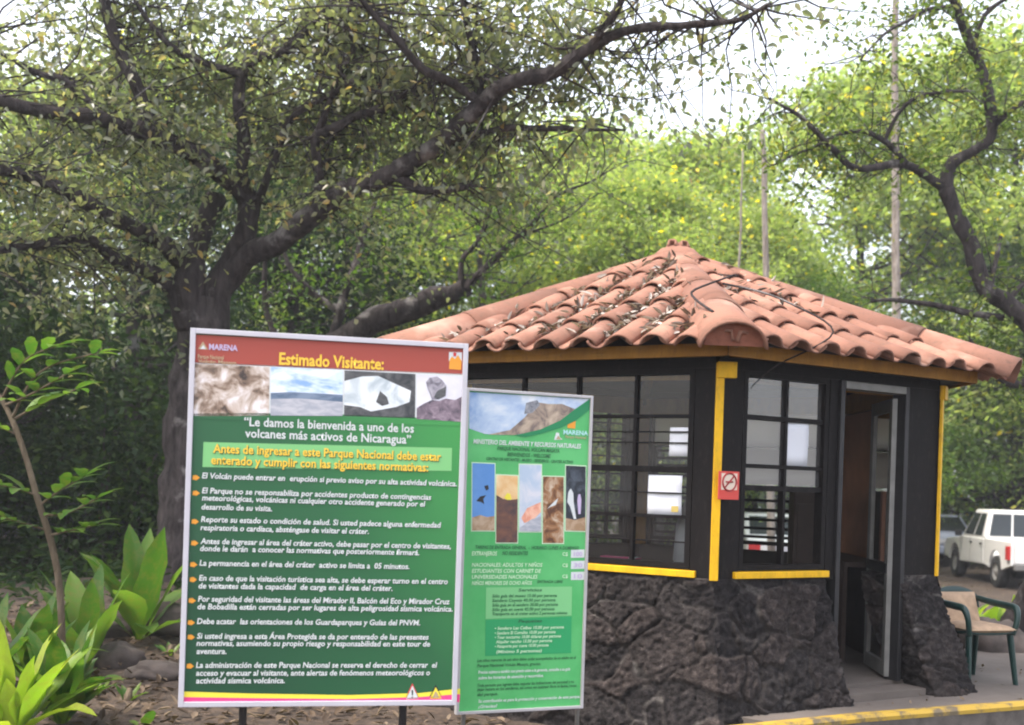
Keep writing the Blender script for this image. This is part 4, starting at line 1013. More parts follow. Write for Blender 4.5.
# the big spreading tree on the left
bt = thing('spreading_tree', 'large dark-barked tree with wide spreading limbs rising behind the welcome board', 'tree', (0, 0, 0))
D = 12.0
limbs = [
 [(186, 610, D, .46), (187, 540, D, .37), (190, 470, D, .32), (195, 400, D, .29), (202, 345, D, .28), (205, 300, D, .25)],
 [(196, 330, D - .1, .2), (191, 280, D - .15, .17), (200, 235, D, .13), (216, 195, D + .1, .11)],
 [(212, 330, D, .2), (221, 285, D, .16), (238, 250, D, .14), (249, 215, D - .1, .13), (243, 192, D - .2, .12), (215, 170, D - .5, .11), (160, 138, D - 1, .1), (110, 122, D - 1.4, .09), (55, 112, D - 1.8, .075), (-10, 98, D - 2.2, .06), (-90, 80, D - 2.6, .03)],
 [(160, 138, D - 1, .08), (148, 112, D - 1.1, .075), (130, 75, D - 1.2, .07), (114, 40, D - 1.2, .06), (104, 0, D - 1.3, .05), (92, -60, D - 1.4, .03), (95, -120, D - 1.5, .012)],
 [(222, 285, D, .15), (250, 256, D - .1, .14), (286, 238, D - .3, .13), (318, 212, D - .5, .12), (345, 192, D - .7, .115), (398, 172, D - 1, .1), (440, 143, D - 1.3, .095), (478, 107, D - 1.6, .085), (512, 82, D - 1.9, .075), (555, 70, D - 2.1, .065), (592, 47, D - 2.3, .055), (640, 25, D - 2.5, .045), (690, 24, D - 2.8, .035), (735, 22, D - 3, .025), (770, 4, D - 3.2, .012)],
 [(590, 48, D - 2.3, .045), (612, 18, D - 2.5, .035), (634, -20, D - 2.7, .02)],
 [(480, 105, D - 1.6, .055), (455, 88, D - 1.7, .05), (424, 72, D - 1.9, .045), (398, 40, D - 2.1, .035), (372, 14, D - 2.2, .03), (330, -30, D - 2.5, .012)],
 [(478, 103, D - 1.6, .04), (480, 70, D - 1.7, .035), (466, 25, D - 1.8, .03), (462, -20, D - 1.9, .012)],
 [(318, 210, D - .5, .075), (319, 175, D - .7, .06), (315, 138, D - .8, .06), (340, 125, D - .9, .055), (370, 112, D - 1.1, .05), (400, 95, D - 1.4, .045), (430, 85, D - 1.6, .02)],
 [(316, 137, D - .8, .045), (340, 70, D - 1.1, .035), (352, 55, D - 1.3, .03), (347, 22, D - 1.5, .025), (360, -30, D - 1.7, .012)],
 [(398, 176, D - 1, .06), (425, 192, D - 1, .05), (460, 187, D - 1.1, .035), (468, 184, D - 1.1, .015)],
 [(190, 268, D - .1, .12), (170, 248, D - .4, .1), (140, 228, D - .8, .09), (108, 214, D - 1.2, .085), (55, 188, D - 1.7, .07), (0, 170, D - 2.2, .055), (-70, 150, D - 2.6, .02)],
 [(186, 325, D - .1, .11), (172, 292, D - .2, .09), (150, 272, D - .4, .085), (112, 256, D - .7, .07), (88, 238, D - .9, .06), (50, 244, D - 1.2, .05), (0, 249, D - 1.5, .035), (-50, 260, D - 1.7, .015)],
 [(245, 195, D - .2, .085), (241, 150, D - .5, .075), (243, 70, D - .8, .065), (285, 50, D - 1, .055), (308, 28, D - 1.1, .045), (335, 2, D - 1.3, .03), (360, -30, D - 1.4, .015)],
 [(300, 240, D - .3, .05), (285, 130, D - .6, .045), (330, 85, D - 1, .03), (360, 78, D - 1.2, .02)],
 [(242, 75, D - .8, .045), (195, 60, D - 1, .04), (150, 25, D - 1.2, .03), (125, -10, D - 1.3, .012)],
 [(110, 122, D - 1.4, .05), (70, 85, D - 1.5, .04), (30, 70, D - 1.7, .03), (-30, 30, D - 1.9, .015)],
 [(440, 143, D - 1.3, .05), (500, 130, D - 1.4, .035), (560, 128, D - 1.6, .025), (625, 130, D - 1.8, .012)],
]
limbs[14] = [(250, 215, D - .1, .05), (275, 160, D - .5, .045), (290, 120, D - .7, .04), (330, 95, D - 1, .03), (362, 78, D - 1.2, .02)]
m_ = MB(); paths = add_limbs(m_, limbs[:1], BARK_MOTTLED, 14, .03, .3, .95) + add_limbs(m_, limbs[1:], BARK, 12, .045, .3, .92)
paths.pop(0)
LP = twigs(m_, paths, 800, (.5, 1.8), None, 46, .14, .075, .3, BARK, .011, .1, 1.0)
m_.build('trunk', BARK, bt)
LP = [p + Vector((0, .12, .04)) for p in LP if p.x < .7 or random.random() < .45]   # the far limb is thinly leaved
leaf_mesh('crown', LP, .082, LEAF_OLIVE, bt, flat=.25, ratio=.5, detailed=True, droop=.5)
print('main leaves', len(LP))

# the crooked tree at the right edge
rt = thing('crooked_tree', 'thin-leaved crooked tree leaning in at the right edge behind the booth roof', 'tree', (0, 0, 0))
D = 12.5
limbs = [
 [(1120, 660, D + .6, .2), (1095, 520, D + .4, .18), (1065, 400, D + .2, .15), (1035, 335, D, .135), (1010, 305, D, .13), (988, 288, D, .125), (972, 250, D, .115), (958, 220, D, .11), (946, 190, D, .11)],
 [(946, 190, D, .1), (952, 165, D, .085), (975, 148, D - .1, .08), (992, 130, D - .2, .08), (987, 85, D - .3, .075), (975, 50, D - .3, .07), (955, 5, D - .4, .06), (935, -50, D - .5, .03)],
 [(946, 188, D, .075), (925, 176, D - .1, .065), (900, 165, D - .3, .055), (860, 168, D - .6, .05), (835, 150, D - .8, .045), (812, 128, D - 1, .035), (790, 112, D - 1.2, .025), (768, 98, D - 1.3, .015)],
 [(905, 165, D - .3, .045), (885, 140, D - .4, .04), (858, 130, D - .5, .03), (815, 145, D - .7, .02), (770, 165, D - .9, .01)],
 [(992, 290, D, .05), (998, 262, D, .035), (1001, 236, D, .025)],
 [(1010, 302, D, .045), (1024, 285, D, .035), (1040, 270, D, .02)],
 [(1005, 318, D + .1, .05), (960, 312, D + .2, .045), (920, 302, D + .3, .04), (885, 300, D + .4, .03), (870, 302, D + .5, .02)],
 [(885, 142, D - .4, .03), (910, 100, D - .5, .028), (945, 92, D - .6, .022), (975, 92, D - .6, .012)],
 [(975, 50, D - .3, .035), (985, 15, D - .4, .03), (1010, -5, D - .5, .02)],
 [(955, 8, D - .4, .04), (920, 12, D - .6, .03), (890, 30, D - .8, .02), (860, 60, D - 1, .01)],
 [(1050, 370, D + .2, .07), (1012, 385, D + .2, .06), (985, 360, D + .3, .045), (970, 340, D + .4, .03)],
 [(992, 128, D - .2, .04), (1020, 105, D - .3, .035), (1060, 90, D - .5, .02)],
]
m_ = MB(); paths = add_limbs(m_, limbs, BARK, 12, .04, .25, .78); paths.pop(0)
LP = twigs(m_, paths, 260, (.4, 1.1), None, 30, .12, .07, .2, BARK, .008, .2, .8)
m_.build('trunk', BARK, rt)
leaf_mesh('crown', LP, .07, leafmat('leaf_right', [(0, (.05, .085, .015)), (.6, (.1, .15, .03)), (1, (.24, .24, .05))], .45), rt, flat=.3, ratio=.5, detailed=True, droop=.4)

# the leaning trunk behind the left end of the roof
lt = thing('leaning_tree', 'leaning thick trunk with bare upright twigs behind the left end of the roof', 'tree', (0, 0, 0))
D = 14.0
limbs = [
 [(250, 480, D, .3), (290, 400, D, .27), (330, 350, D, .24), (370, 325, D, .22), (410, 308, D, .2), (445, 298, D, .19), (466, 288, D, .15)],
 [(466, 290, D, .08), (480, 272, D, .06), (500, 252, D, .05), (520, 235, D, .04), (540, 215, D, .035), (555, 195, D, .03), (590, 180, D, .02), (615, 165, D, .01)],
 [(462, 290, D, .06), (464, 260, D, .045), (480, 238, D, .04), (490, 212, D, .035), (497, 190, D, .015)],
 [(520, 236, D, .025), (560, 222, D, .02), (590, 195, D, .01)],
 [(330, 352, D, .1), (345, 300, D, .075), (358, 255, D + .2, .06), (372, 210, D + .4, .045), (392, 165, D + .6, .02)],
 [(342, 315, D, .08), (315, 295, D, .06), (292, 268, D, .04), (280, 235, D, .02)],
 [(300, 390, D, .08), (275, 330, D, .06), (262, 280, D, .045), (270, 245, D, .02)],
]
m_ = MB(); paths = add_limbs(m_, limbs, BARK, 10, .05, .3, .75)
LP = twigs(m_, paths[1:], 130, (.5, 1.3), None, 22, .16, .1, .3, BARK, .009, .3)
m_.build('trunk', BARK, lt); leaf_mesh('crown', LP, .085, LEAF_MID, lt, flat=.3, droop=.4, detailed=True)

# background trees: a few built ones, then copies
def bg_tree(name, label, h, rc, leafm, nclump, nleaf, size, seed, group, bark=BARK, base=.25, loc=(0, 0), rz=0, trunk=.16):
    random.seed(seed)
    t = thing(name, label, 'tree', (loc[0], loc[1], gh(*loc) - .05), rz, group)
    m_ = MB()
    lean = Vector((random.gauss(0, .04), random.gauss(0, .04), 1))
    tp = [Vector((0, 0, 0)) + lean * (h * u) + Vector((random.gauss(0, .12), random.gauss(0, .12), 0)) * u for u in (0, .2, .4, .6, .8, .93)]
    tp[0] = Vector((0, 0, -.2))
    pp, rr = smooth_path(tp, [trunk, trunk * .85, trunk * .7, trunk * .5, trunk * .3, trunk * .12], 4, .03); m_.tube(pp, rr, 8, bark, True, .2)
    P = []
    for c in range(nclump):
        u = base + (1 - base) * random.random() ** .8
        prof = math.sin(PI * min(1, (u - base) / (1 - base) * .8 + .18)) ** .6
        a = random.uniform(0, 2 * PI); rr_ = rc * prof * random.random() ** .5
        cc = lean * (h * u) + Vector((math.cos(a) * rr_, math.sin(a) * rr_, random.gauss(0, .25)))
        i = min(len(pp) - 1, int((u - .08) * len(pp) * .95)); i = max(2, i)
        s0 = pp[i]; mid = s0.lerp(cc, .5) + Vector((0, 0, -.15 * (cc - s0).length))
        q, r2 = smooth_path([s0, mid, cc], [max(.02, rr[i] * .5), .02, .008], 3); m_.tube(q, r2, 5, bark, False)
        cr = random.uniform(.35, .8) * rc / 2.2
        k = int(nleaf / nclump * random.uniform(.5, 1.5))
        for _ in range(k):
            d = Vector((random.gauss(0, 1), random.gauss(0, 1), random.gauss(0, .55)))
            P.append(cc + d * cr * .55)
    m_.build('trunk', bark, t)
    leaf_mesh('crown', P, size, leafm, t, flat=.3, ratio=.5, detailed=False, droop=.35)
    return t
def place(src, x, y, s, rz, label, sz=1.0):
    c = copy_tree(src); c.location = (x, y, gh(x, y) - .05); c.scale = (s, s, s * sz); c.rotation_euler = (0, 0, rz); c['label'] = label; return c
GB = 'background trees beyond the booth'; GD = 'dark shaded trees at the left'
L1 = bg_tree('leafy_tree', 'bright green flowering tree straight behind the roof peak', 8.6, 3.0, LEAF_LIGHT, 60, 24000, .125, 11, GB, loc=(3.4, 25), base=.15)
L2 = bg_tree('leafy_tree', 'loose bright green tree behind the left slope of the roof', 9.2, 3.3, LEAF_LIGHT, 52, 24000, .125, 12, GB, loc=(-.4, 23.5), base=.1)
L3 = bg_tree('leafy_tree', 'mid green bushy tree behind the right slope of the roof', 7.4, 3.0, LEAF_MID, 60, 24000, .125, 13, GB, loc=(7.6, 27.5), base=.08)
random.seed(5)
for src, x, y, s, rz, lab in [
  (L1, 6.4, 29, 1.05, 1.1, 'pale green tree between the roof peak and the slim white trunk'),
  (L2, 13.8, 37.5, 1.3, 2.2, 'tall light green tree behind the crooked tree on the right'),
  (L3, 15.2, 32, 1.3, .7, 'mid green tree above the white pickup truck'),
  (L2, -3.6, 26, 1.0, 4.0, 'light green tree behind the leaning trunk'),
  (L3, 1.6, 31, 1.1, 2.9, 'mid green tree far behind the left half of the roof'),
  (L1, 14.2, 38, 1.35, 3.7, 'pale tall tree far behind the white pickup truck'),
  (L1, -1.8, 34, 1.2, 5.1, 'pale green tree far behind the spreading tree, left of the booth'),
  (L2, 5.6, 40, 1.05, 5.5, 'distant pale green tree under the white gap of sky'),
  (L3, 20, 36, 1.3, 1.7, 'green tree outside the right edge beyond the parked truck'),
  (L2, 9.2, 42, 1.3, .3, 'distant pale tree right of the white gap of sky')]:
    place(src, x, y, s, rz, lab)
for src, x, y, s, rz, lab in [
  (L2, 16.6, 27.0, 1.5, 1.4, 'tall pale tree outside the right edge, behind the crooked tree'),
  (L1, 10.4, 35.5, 1.75, 2.5, 'very tall pale tree behind the slim pale trunk'),
  (L2, 2.2, 29.5, 1.02, .2, 'light green tree well left of the roof peak, behind the bright flowering one'),
  (L1, 15.6, 33.5, 1.8, .4, 'very tall pale tree in the top right corner behind the crooked tree'),
  (L1, 4.4, 30.5, 1.32, 3.1, 'tall pale tree under the white gap of sky, behind the roof peak'),
  (L2, 1.9, 34, 1.32, 1.9, 'tall pale tree far behind the middle of the booth roof'),
  (L2, -7.4, 31, 1.4, 5.2, 'tall pale tree far behind the left limbs of the spreading tree'),
  (L1, -11.6, 33, 1.55, 2.2, 'tall pale tree far back at the top left corner'),
  (L2, -4.6, 36, 1.5, .5, 'pale tree far behind the fork of the spreading tree'),
  (L1, -16.5, 36, 1.6, 4.2, 'pale tree outside the left edge, far back'),
  (L1, 1.2, 27.5, 1.2, 4.4, 'light green tree rising left of the roof peak'),
  (L2, 18.5, 30, 1.7, 3.3, 'tall pale tree at the right edge above the truck'),
  (L1, -3.2, 30, 1.35, .9, 'tall light tree behind the middle of the spreading tree')]:
    place(src, x, y, s, rz, lab)
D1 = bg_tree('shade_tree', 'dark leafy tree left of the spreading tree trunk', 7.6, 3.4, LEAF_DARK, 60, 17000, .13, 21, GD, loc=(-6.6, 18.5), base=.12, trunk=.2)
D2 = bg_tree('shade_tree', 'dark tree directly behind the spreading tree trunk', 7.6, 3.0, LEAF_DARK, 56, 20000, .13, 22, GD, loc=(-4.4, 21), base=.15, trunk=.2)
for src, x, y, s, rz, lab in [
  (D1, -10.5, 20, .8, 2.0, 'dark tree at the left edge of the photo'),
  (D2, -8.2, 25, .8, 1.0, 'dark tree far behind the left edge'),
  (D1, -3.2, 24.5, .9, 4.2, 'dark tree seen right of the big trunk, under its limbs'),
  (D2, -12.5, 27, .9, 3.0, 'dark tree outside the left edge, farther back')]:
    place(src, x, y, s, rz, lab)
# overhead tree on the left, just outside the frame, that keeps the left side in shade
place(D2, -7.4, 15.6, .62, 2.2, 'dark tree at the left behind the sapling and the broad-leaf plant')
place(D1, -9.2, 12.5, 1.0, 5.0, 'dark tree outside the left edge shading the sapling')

# slim pale trunks
def slim(name, label, pts, r, m):
    m_ = MB(); P = [at(*p) for p in pts]; pp, rr = smooth_path(P, [r * (1 - .45 * i / (len(P) - 1)) for i in range(len(P))], 5, .02); m_.tube(pp, rr, 8, m, True, .15)
    return tag(m_.build(name, m), label, 'tree trunk')
slim('slim_trunk', 'tall pale straight trunk between the crooked tree and the booth roof', [(899, 560, 22), (897, 400, 22), (896, 250, 22), (895, 60, 22), (896, -40, 22)], .11, BARK_PALE)
slim('slim_trunk', 'slim grey trunk standing just right of the roof peak', [(772, 560, 21), (768, 400, 21), (766, 270, 21), (764, 165, 21), (763, 130, 21)], .08, BARK_PALE)
slim('slim_trunk', 'very thin stem rising behind the right roof slope near the peak', [(736, 560, 20), (737, 330, 20), (740, 250, 20), (743, 150, 20)], .03, BARK_PALE)

# shrubs that close the view low down
def shrub(name, label, loc, h, r, leafm, n, size, seed, group):
    random.seed(seed); t = thing(name, label, 'shrub', (loc[0], loc[1], gh(*loc)), random.uniform(0, 6), group)
    m_ = MB(); P = []
    for c in range(16):
        a = random.uniform(0, 2 * PI); rr_ = r * random.random() ** .5; z = h * random.uniform(.3, .95) * (1 - .3 * (rr_ / r) ** 2)
        cc = Vector((math.cos(a) * rr_, math.sin(a) * rr_, z))
        q, r2 = smooth_path([Vector((cc.x * .15, cc.y * .15, -.1)), cc * .55 + Vector((0, 0, .1)), cc], [.035, .02, .008], 3); m_.tube(q, r2, 5, BARK, False)
        for _ in range(n // 16): P.append(cc + Vector((random.gauss(0, .3 * r), random.gauss(0, .3 * r), random.gauss(-.1, .22 * h))))
    P = [p for p in P if p.z > .03]
    m_.build('stems', BARK, t); leaf_mesh('foliage', P, size, leafm, t, flat=.3, ratio=.5, droop=.4); return t
GS = 'shrubs closing the view under the trees'
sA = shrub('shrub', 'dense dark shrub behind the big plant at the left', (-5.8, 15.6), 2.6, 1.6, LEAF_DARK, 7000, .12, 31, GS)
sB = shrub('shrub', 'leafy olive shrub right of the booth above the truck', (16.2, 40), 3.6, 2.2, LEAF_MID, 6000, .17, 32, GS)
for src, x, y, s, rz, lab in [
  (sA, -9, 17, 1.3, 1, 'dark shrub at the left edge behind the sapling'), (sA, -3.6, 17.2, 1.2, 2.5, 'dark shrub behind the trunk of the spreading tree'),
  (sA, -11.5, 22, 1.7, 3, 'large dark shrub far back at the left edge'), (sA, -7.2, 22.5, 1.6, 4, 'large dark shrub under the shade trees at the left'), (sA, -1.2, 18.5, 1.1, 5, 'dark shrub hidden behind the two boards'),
  (sB, 12.2, 38.5, 1.0, 1.5, 'olive shrub behind the grey-blue car'), (sB, 19.8, 39, 1.1, 2.6, 'olive shrub at the right edge behind the truck'), (sB, 8.2, 36, 1.0, .6, 'olive shrub behind the booth door side'),
  (sB, 4.5, 30, .85, 3.6, 'shrub glimpsed through the rear windows of the booth'), (sB, 1, 27, .85, 5.0, 'shrub behind the left windows of the booth'), (sB, 23.5, 42, 1.2, 4, 'olive shrub outside the right edge'),
  (sB, -3, 29, .9, 4.4, 'shrub low behind the leaning trunk')]:
    place(src, x, y, s, rz, lab)
# mid green tree hanging over the truck, right of the booth
M1 = bg_tree('leafy_tree', 'low hanging green tree filling the gap between roof end and truck', 6.8, 3.4, LEAF_MID, 60, 24000, .125, 14, GB, loc=(15.5, 34.5), base=.22)
M2 = place(L3, 11.2, 36, 1.05, 4.4, 'mid green tree right behind the grey-blue car')

# ------------------------------------------------------------------ low plants
def blade(m_, base, d, L, Wd, bend=.5, fold=.25, mat=None, n=9, stalk=.15, wave=.0):
    d = d.normalized(); side = d.cross(Vector((0, 0, 1))); side = side.normalized() if side.length > 1e-3 else Vector((1, 0, 0))
    rows = []; p = Vector(base); cur = d; ph = random.uniform(0, 6)
    for i in range(n + 1):
        u = i / n
        nrm = side.cross(cur).normalized()
        if u < stalk: w = .012
        else: v = (u - stalk) / (1 - stalk); w = Wd * .5 * (math.sin(PI * v ** .8) ** .75 + .02) * (1 - .1 * v) * (1 + .1 * math.sin(u * 17 + ph))
        row = []
        for k in (-1, -.5, 0, .5, 1):
            row.append(p + side * w * k + nrm * (abs(k) * w * fold + wave * w * math.sin(u * 14 + ph) * abs(k)))
        rows.append(row)
        p = p + cur * (L / n); cur = (cur + Vector((0, 0, -1)) * bend / n * (.4 + u * 1.3)).normalized()
    m_.grid(rows, mat)
def rosette(name, label, base, blades, mat, cat='plant'):
    t = thing(name, label, cat, base)
    m_ = MB()
    for (az, el, L, w, bd) in blades:
        d = Vector((math.cos(R(az)) * math.cos(R(el)), math.sin(R(az)) * math.cos(R(el)), math.sin(R(el))))
        blade(m_, Vector((.03 * math.cos(R(az)), .03 * math.sin(R(az)), 0)), d, L, w, bd, .24, mat, wave=.13)
    m_.build('leaves', mat, t)
    m_ = MB(); m_.tube([(0, 0, -.06), (0, 0, .02), (.01, 0, .08)], [.03, .03, .015], 8, BARK_STEM); m_.build('stem', BARK_STEM, t)
    return t
def on_ground(px, py):
    d = ray(px, py); Y = 7
    for _ in range(40): Y = (gh(d.x * Y, Y) - EYE) / d.z
    return Vector((d.x * Y, Y, gh(d.x * Y, Y)))
b0 = at(140, 615, 9.2); b0.z = gh(b0.x, b0.y); 
print('plant base', b0, on_ground(140, 620))
rosette('broad_leaf_plant', 'large plant with broad upright leaves below the spreading tree trunk', b0,
        [(-40, 76, 1.0, .27, .55), (12, 66, .9, .23, .6), (165, 62, .92, .27, 1.0), (195, 44, .8, .24, 1.2), (95, 78, .95, .22, .5), (-90, 58, .75, .25, 1.3), (-130, 64, .9, .26, .9), (135, 80, .98, .26, .7), (-15, 34, .6, .17, 1.0), (-60, 40, .5, .2, 1.5), (225, 70, .85, .22, 1.1), (60, 52, .7, .2, 1.2)], LEAF_PLANT)
b0 = on_ground(85, 668); 
rosette('broad_leaf_plant', 'plant with tall yellow-green leaf blades beside the sapling stem', b0,
        [(20, 74, .78, .16, .7), (-30, 66, .66, .17, .9), (170, 66, .72, .2, 1.0), (200, 74, .84, .2, 1.0), (-75, 45, .5, .17, 1.5), (130, 70, .8, .22, .9), (80, 80, .8, .18, .3), (-110, 60, .6, .2, .8), (-170, 50, .55, .18, .7), (-60, 78, .72, .17, .3)], LEAF_PLANT)
fg = [(14, 700, 6.2, 'bright lime-green leafy plant in the bottom left corner', LEAF_LIME), (62, 712, 6.6, 'bright green plant with pointed leaves along the bottom edge, right of the lime plant', LEAF_PLANT), (-12, 655, 7.4, 'green leafy plant at the left edge beside the sapling', LEAF_PLANT), (30, 668, 7.8, 'low green plant at the foot of the sapling', LEAF_PLANT)]
for i, (px, py, Y, lab, mt) in enumerate(fg):
    random.seed(40 + i); b0 = at(px, py, Y); b0.z = gh(b0.x, b0.y)
    bl = [(random.uniform(0, 360), random.uniform(35, 85), random.uniform(.36, .74), random.uniform(.11, .2), random.uniform(.5, 1.5)) for _ in range(19)]
    rosette('leafy_plant', lab, b0, bl, mt)
b0 = on_ground(143, 728); rosette('seedling', 'single bright green seedling leaf at the foot of the welcome board', b0, [(-50, 55, .17, .085, .4), (150, 25, .1, .05, .5)], LEAF_PLANT)
for i, (px, py) in enumerate(((95, 695), (170, 655), (128, 700))):
    b0 = on_ground(px, py); random.seed(60 + i)
    rosette('seedling', ['tiny seedling on the bare soil left of the board', 'tiny seedling beside the flat rock and the board edge', 'tiny seedling between the plants and the board'][i], b0, [(random.uniform(0, 360), random.uniform(30, 60), .13, .04, .5) for _ in range(6)], LEAF_PLANT)
# right side: lime plants behind the chair
for i, (px, py, Y, lab) in enumerate(((952, 628, 10.6, 'lime green plant right behind the back of the armchair'), (985, 632, 11.0, 'lime green leafy plant beside the grey rock'), (1020, 628, 11.4, 'lime green plant at the right edge below the truck'), (968, 625, 11.6, 'bright green plant between the armchair and the truck'))):
    random.seed(70 + i); b0 = at(px, py, Y); b0.z = gh(b0.x, b0.y) + .1
    rosette('leafy_plant', lab, b0, [(random.uniform(0, 360), random.uniform(30, 80), random.uniform(.32, .6), random.uniform(.1, .15), random.uniform(.8, 1.5)) for _ in range(34)], LEAF_LIME)
# sapling at the left edge
sp_ = thing('sapling', 'slender sapling with a leaning brown stem and bright pinnate leaves at the left edge', 'sapling', (0, 0, 0))
Y = 7.6; limb = [(62, 668, Y, .026), (60, 590, Y, .024), (52, 545, Y, .024), (38, 500, Y, .022), (25, 455, Y, .02), (10, 415, Y, .018), (-8, 385, Y, .015)]
br = [[(40, 505, Y, .01), (60, 490, Y - .05, .007), (85, 476, Y - .1, .004)], [(44, 515, Y, .01), (70, 512, Y - .1, .007), (98, 498, Y - .2, .004)], [(50, 535, Y, .01), (72, 530, Y - .1, .006), (95, 526, Y - .15, .003)], [(36, 495, Y, .009), (15, 488, Y - .1, .006), (-8, 484, Y - .15, .004)], [(48, 530, Y, .009), (20, 522, Y - .1, .006), (-5, 515, Y - .2, .004)],
      [(12, 418, Y, .012), (40, 372, Y - .1, .008), (100, 352, Y - .2, .004)], [(5, 405, Y, .012), (30, 395, Y - .15, .007), (70, 372, Y - .3, .004)], [(12, 420, Y, .01), (45, 402, Y + .1, .007), (80, 388, Y + .2, .003)], [(0, 395, Y, .01), (-25, 370, Y, .006), (-45, 350, Y, .003)], [(18, 435, Y, .008), (-5, 425, Y - .1, .005), (-25, 420, Y - .1, .003)], [(2, 398, Y, .01), (25, 360, Y - .1, .006), (60, 345, Y - .2, .003)]]
m_ = MB(); add_limbs(m_, [limb], BARK_STEM, 10, .006, .1); bp_ = add_limbs(m_, br, BARK_STEM, 6, .006, .05); m_.build('stem', BARK_STEM, sp_)
m_ = MB(); random.seed(3)
for pp, rr in bp_:
    n = len(pp)
    for i in range(3, n, 2):
        d = (pp[i] - pp[i - 1]).normalized()
        for sg in (1, -1):
            sd = d.cross(Vector((0, 0, 1))).normalized() * sg
            blade(m_, pp[i], (d * random.uniform(.3, .9) + sd * random.uniform(.4, 1) + Vector((0, 0, random.uniform(-.1, .35)))), random.uniform(.16, .26), random.uniform(.065, .095), .7, .2, LEAF_PLANT, 6, .05)
    blade(m_, pp[-1], d, .17, .06, .6, .2, LEAF_PLANT, 6, .05)
m_.build('leaves', LEAF_PLANT, sp_)

# ------------------------------------------------------------------ rocks, log, litter
def rock(name, label, loc, sz, seed, mat=ROCK, rz=0):
    m_ = MB(); rows = []
    for i in range(17):
        th = PI * i / 16; row = []
        for j in range(28):
            ph = 2 * PI * j / 28; d = Vector((math.sin(th) * math.cos(ph), math.sin(th) * math.sin(ph), math.cos(th)))
            r_ = 1 + .35 * noise.noise(d * 1.3 + Vector((seed, 0, 0))) + .14 * noise.noise(d * 3.2 + Vector((0, seed, 0))) + .05 * noise.noise(d * 8 + Vector((0, 0, seed)))
            row.append(Vector((d.x * r_ * sz[0], d.y * r_ * sz[1], d.z * r_ * sz[2])))
        rows.append(row)
    m_.grid(rows, mat, True, True); o = m_.build(name, mat, None, loc=loc); o.rotation_euler = (0, 0, rz); return tag(o, label, 'rock')
def rock_px(label, px, py, sz, seed, Y=None, sink=.5):
    p = on_ground(px, py) if Y is None else at(px, py, Y); z = gh(p.x, p.y); rock('rock', label, (p.x, p.y, z + sz[2] * (1 - sink) * .6), sz, seed)
rock_px('flat reddish rock lying beside the left edge of the welcome board', 155, 676, (.2, .16, .09), 1.7)
rock_px('grey rock below the broad-leaf plant', 118, 665, (.17, .15, .13), 4.1)
rock_px('pale rock half hidden behind the yellow-green blades', 80, 650, (.17, .15, .17), 8.3)
rock_px('dark boulder on the bank at the foot of the spreading tree', 165, 630, (.34, .25, .2), 11.9)
rock_px('mossy stone on the bank behind the broad-leaf plant', 112, 632, (.22, .18, .13), 15.2)
p = at(995, 640, 9.95); rock('rock', 'grey rounded rock behind the plastic armchair', (p.x, p.y, .16), (.3, .26, .3), 21.4)
p = at(1052, 640, 9.3)
m_ = MB(); a_ = at(1000, 648, 10.3); b_ = at(1050, 560, 10.0); a_.z = .12
pp, rr = smooth_path([a_, a_.lerp(b_, .5) + Vector((0, 0, .04)), b_], [.13, .11, .1], 5, .01); m_.tube(pp, rr, 12, BARK, True, .3)
tag(m_.build('leaning_log', BARK), 'dark log propped up behind the armchair at the right edge', 'log')
P = []
for _ in range(5200):
    x = random.uniform(-8, 1.2); y = random.uniform(5.6, 10.5)
    if y < 6.1 + (0) and x > -.2: continue
    q = (x - .98 * -1) ; 
    if x > -1.1 and y > 6.3 + (1.2 - x) * .56: continue
    if x > .3 and y < 5.9: continue
    P.append((x, y, gh(x, y) + .012 + random.random() * .012))
o = leaf_mesh('leaf_litter', P, .085, LEAF_DRY, flat=2.5, ratio=.42, detailed=True, droop=-.05); tag(o, 'dry brown leaf litter on the dirt', 'leaf litter', kind='stuff')
P = []
for _ in range(9000):
    x = random.uniform(-13, -1.2); y = random.uniform(9.4, 19)
    if y < 9.9 + 1.0 * noise.noise(Vector((x * .9, 3, 0))) + .35 * max(0, x + 4): continue
    P.append((x, y, gh(x, y) + random.random() ** 2 * (.12 + .3 * min(1, (y - 10.4) / 2))))
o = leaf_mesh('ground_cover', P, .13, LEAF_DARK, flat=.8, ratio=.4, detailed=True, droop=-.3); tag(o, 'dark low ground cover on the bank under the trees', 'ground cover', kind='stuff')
P = []
for _ in range(2600):
    x = random.uniform(4.5, 22); y = random.uniform(10.6, 34)
    if y < 10.2 + (x - 4.6) * .48: continue
    P.append((x, y, gh(x, y) + .012))
o = leaf_mesh('leaf_litter', P, .1, LEAF_DRY, flat=2.5, ratio=.42, droop=-.05); tag(o, 'dry brown leaf litter on the parking ground', 'leaf litter', kind='stuff')
P = []
for _ in range(260):
    u = random.random(); x = random.uniform(2.2, 9); y = 7.0 + (x - 2.6) * .46 + random.uniform(0, 1.8)
    P.append((x, y, PZ + .008))
o = leaf_mesh('leaf_litter', P, .05, LEAF_DRY, flat=3, ratio=.42, droop=0); tag(o, 'scattered dry leaves on the concrete pavement', 'leaf litter', kind='stuff')

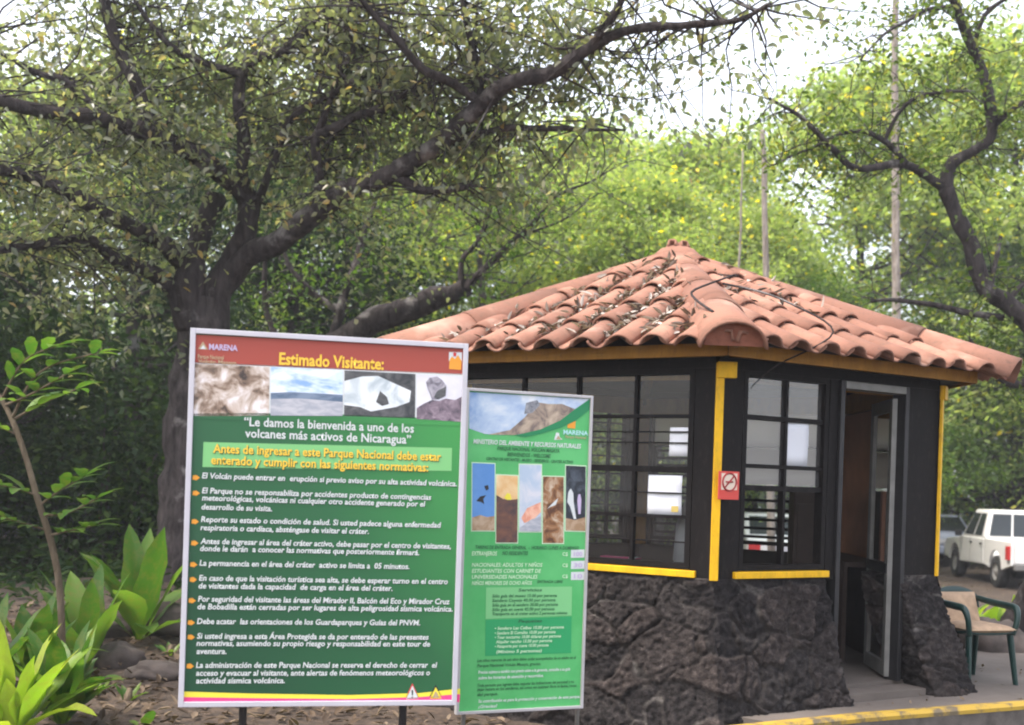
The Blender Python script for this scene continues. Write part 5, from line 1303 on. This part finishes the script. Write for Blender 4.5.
# ------------------------------------------------------------------ thin volume added to imitate lens bloom and veiling glare
hz = bpy.data.materials.new('veil_volume'); hz.use_nodes = True; hz.node_tree.nodes.clear()
ho = hz.node_tree.nodes.new('ShaderNodeOutputMaterial'); hp = hz.node_tree.nodes.new('ShaderNodeVolumePrincipled')
hp.inputs['Color'].default_value = (.93, .95, 1, 1); hp.inputs['Density'].default_value = VEIL; hp.inputs['Anisotropy'].default_value = .3
hz.node_tree.links.new(hp.outputs[0], ho.inputs['Volume'])
m_ = MB(); m_.box((0, 40, 8.5), (170, 150, 22), hz)
tag(m_.build('veil', hz), 'thin pale haze added to imitate lens bloom and veiling glare', 'veil', kind='stuff')

# ------------------------------------------------------------------ light, sky, render
SUN_EL, SUN_AZ = R(62), R(-112)     # azimuth clockwise from +y (away from the camera)
w = bpy.data.worlds.new("World"); S.world = w; w.use_nodes = True
nt = w.node_tree; bg = nt.nodes['Background']
sky = nt.nodes.new('ShaderNodeTexSky'); sky.sky_type = 'NISHITA'; sky.sun_disc = False
sky.sun_elevation = SUN_EL; sky.sun_rotation = SUN_AZ; sky.air_density = 1.0; sky.dust_density = 6.0; sky.ozone_density = .6
mxs = nt.nodes.new('ShaderNodeMix'); mxs.data_type = 'RGBA'; mxs.inputs[0].default_value = .6
mxs.inputs[7].default_value = (3.3, 3.3, 3.4, 1); nt.links.new(sky.outputs[0], mxs.inputs[6])   # thin bright overcast over the blue
nt.links.new(mxs.outputs[2], bg.inputs[0]); bg.inputs[1].default_value = .15
sl = bpy.data.lights.new('sun', 'SUN'); sl.energy = .9; sl.angle = R(14); sl.color = (1, .95, .86)
so = bpy.data.objects.new('sun', sl); COL.objects.link(so)
dirv = Vector((math.sin(SUN_AZ) * math.cos(SUN_EL), math.cos(SUN_AZ) * math.cos(SUN_EL), math.sin(SUN_EL)))
so.rotation_euler = dirv.to_track_quat('Z', 'Y').to_euler(); so.location = dirv * 60
vs = S.view_settings; vs.view_transform = 'Standard'; vs.look = 'None'; vs.gamma = 1.0; vs.use_curve_mapping = False; vs.exposure = 2.1
S.render.engine = 'CYCLES'; c = S.cycles
c.max_bounces = 9; c.diffuse_bounces = 5; c.glossy_bounces = 3; c.transmission_bounces = 5; c.transparent_max_bounces = 12
c.sample_clamp_indirect = 6; c.use_denoising = True; c.use_adaptive_sampling = True
c.pixel_filter_type = 'BLACKMAN_HARRIS'; c.filter_width = 2.0
c.caustics_reflective = False; c.caustics_refractive = False
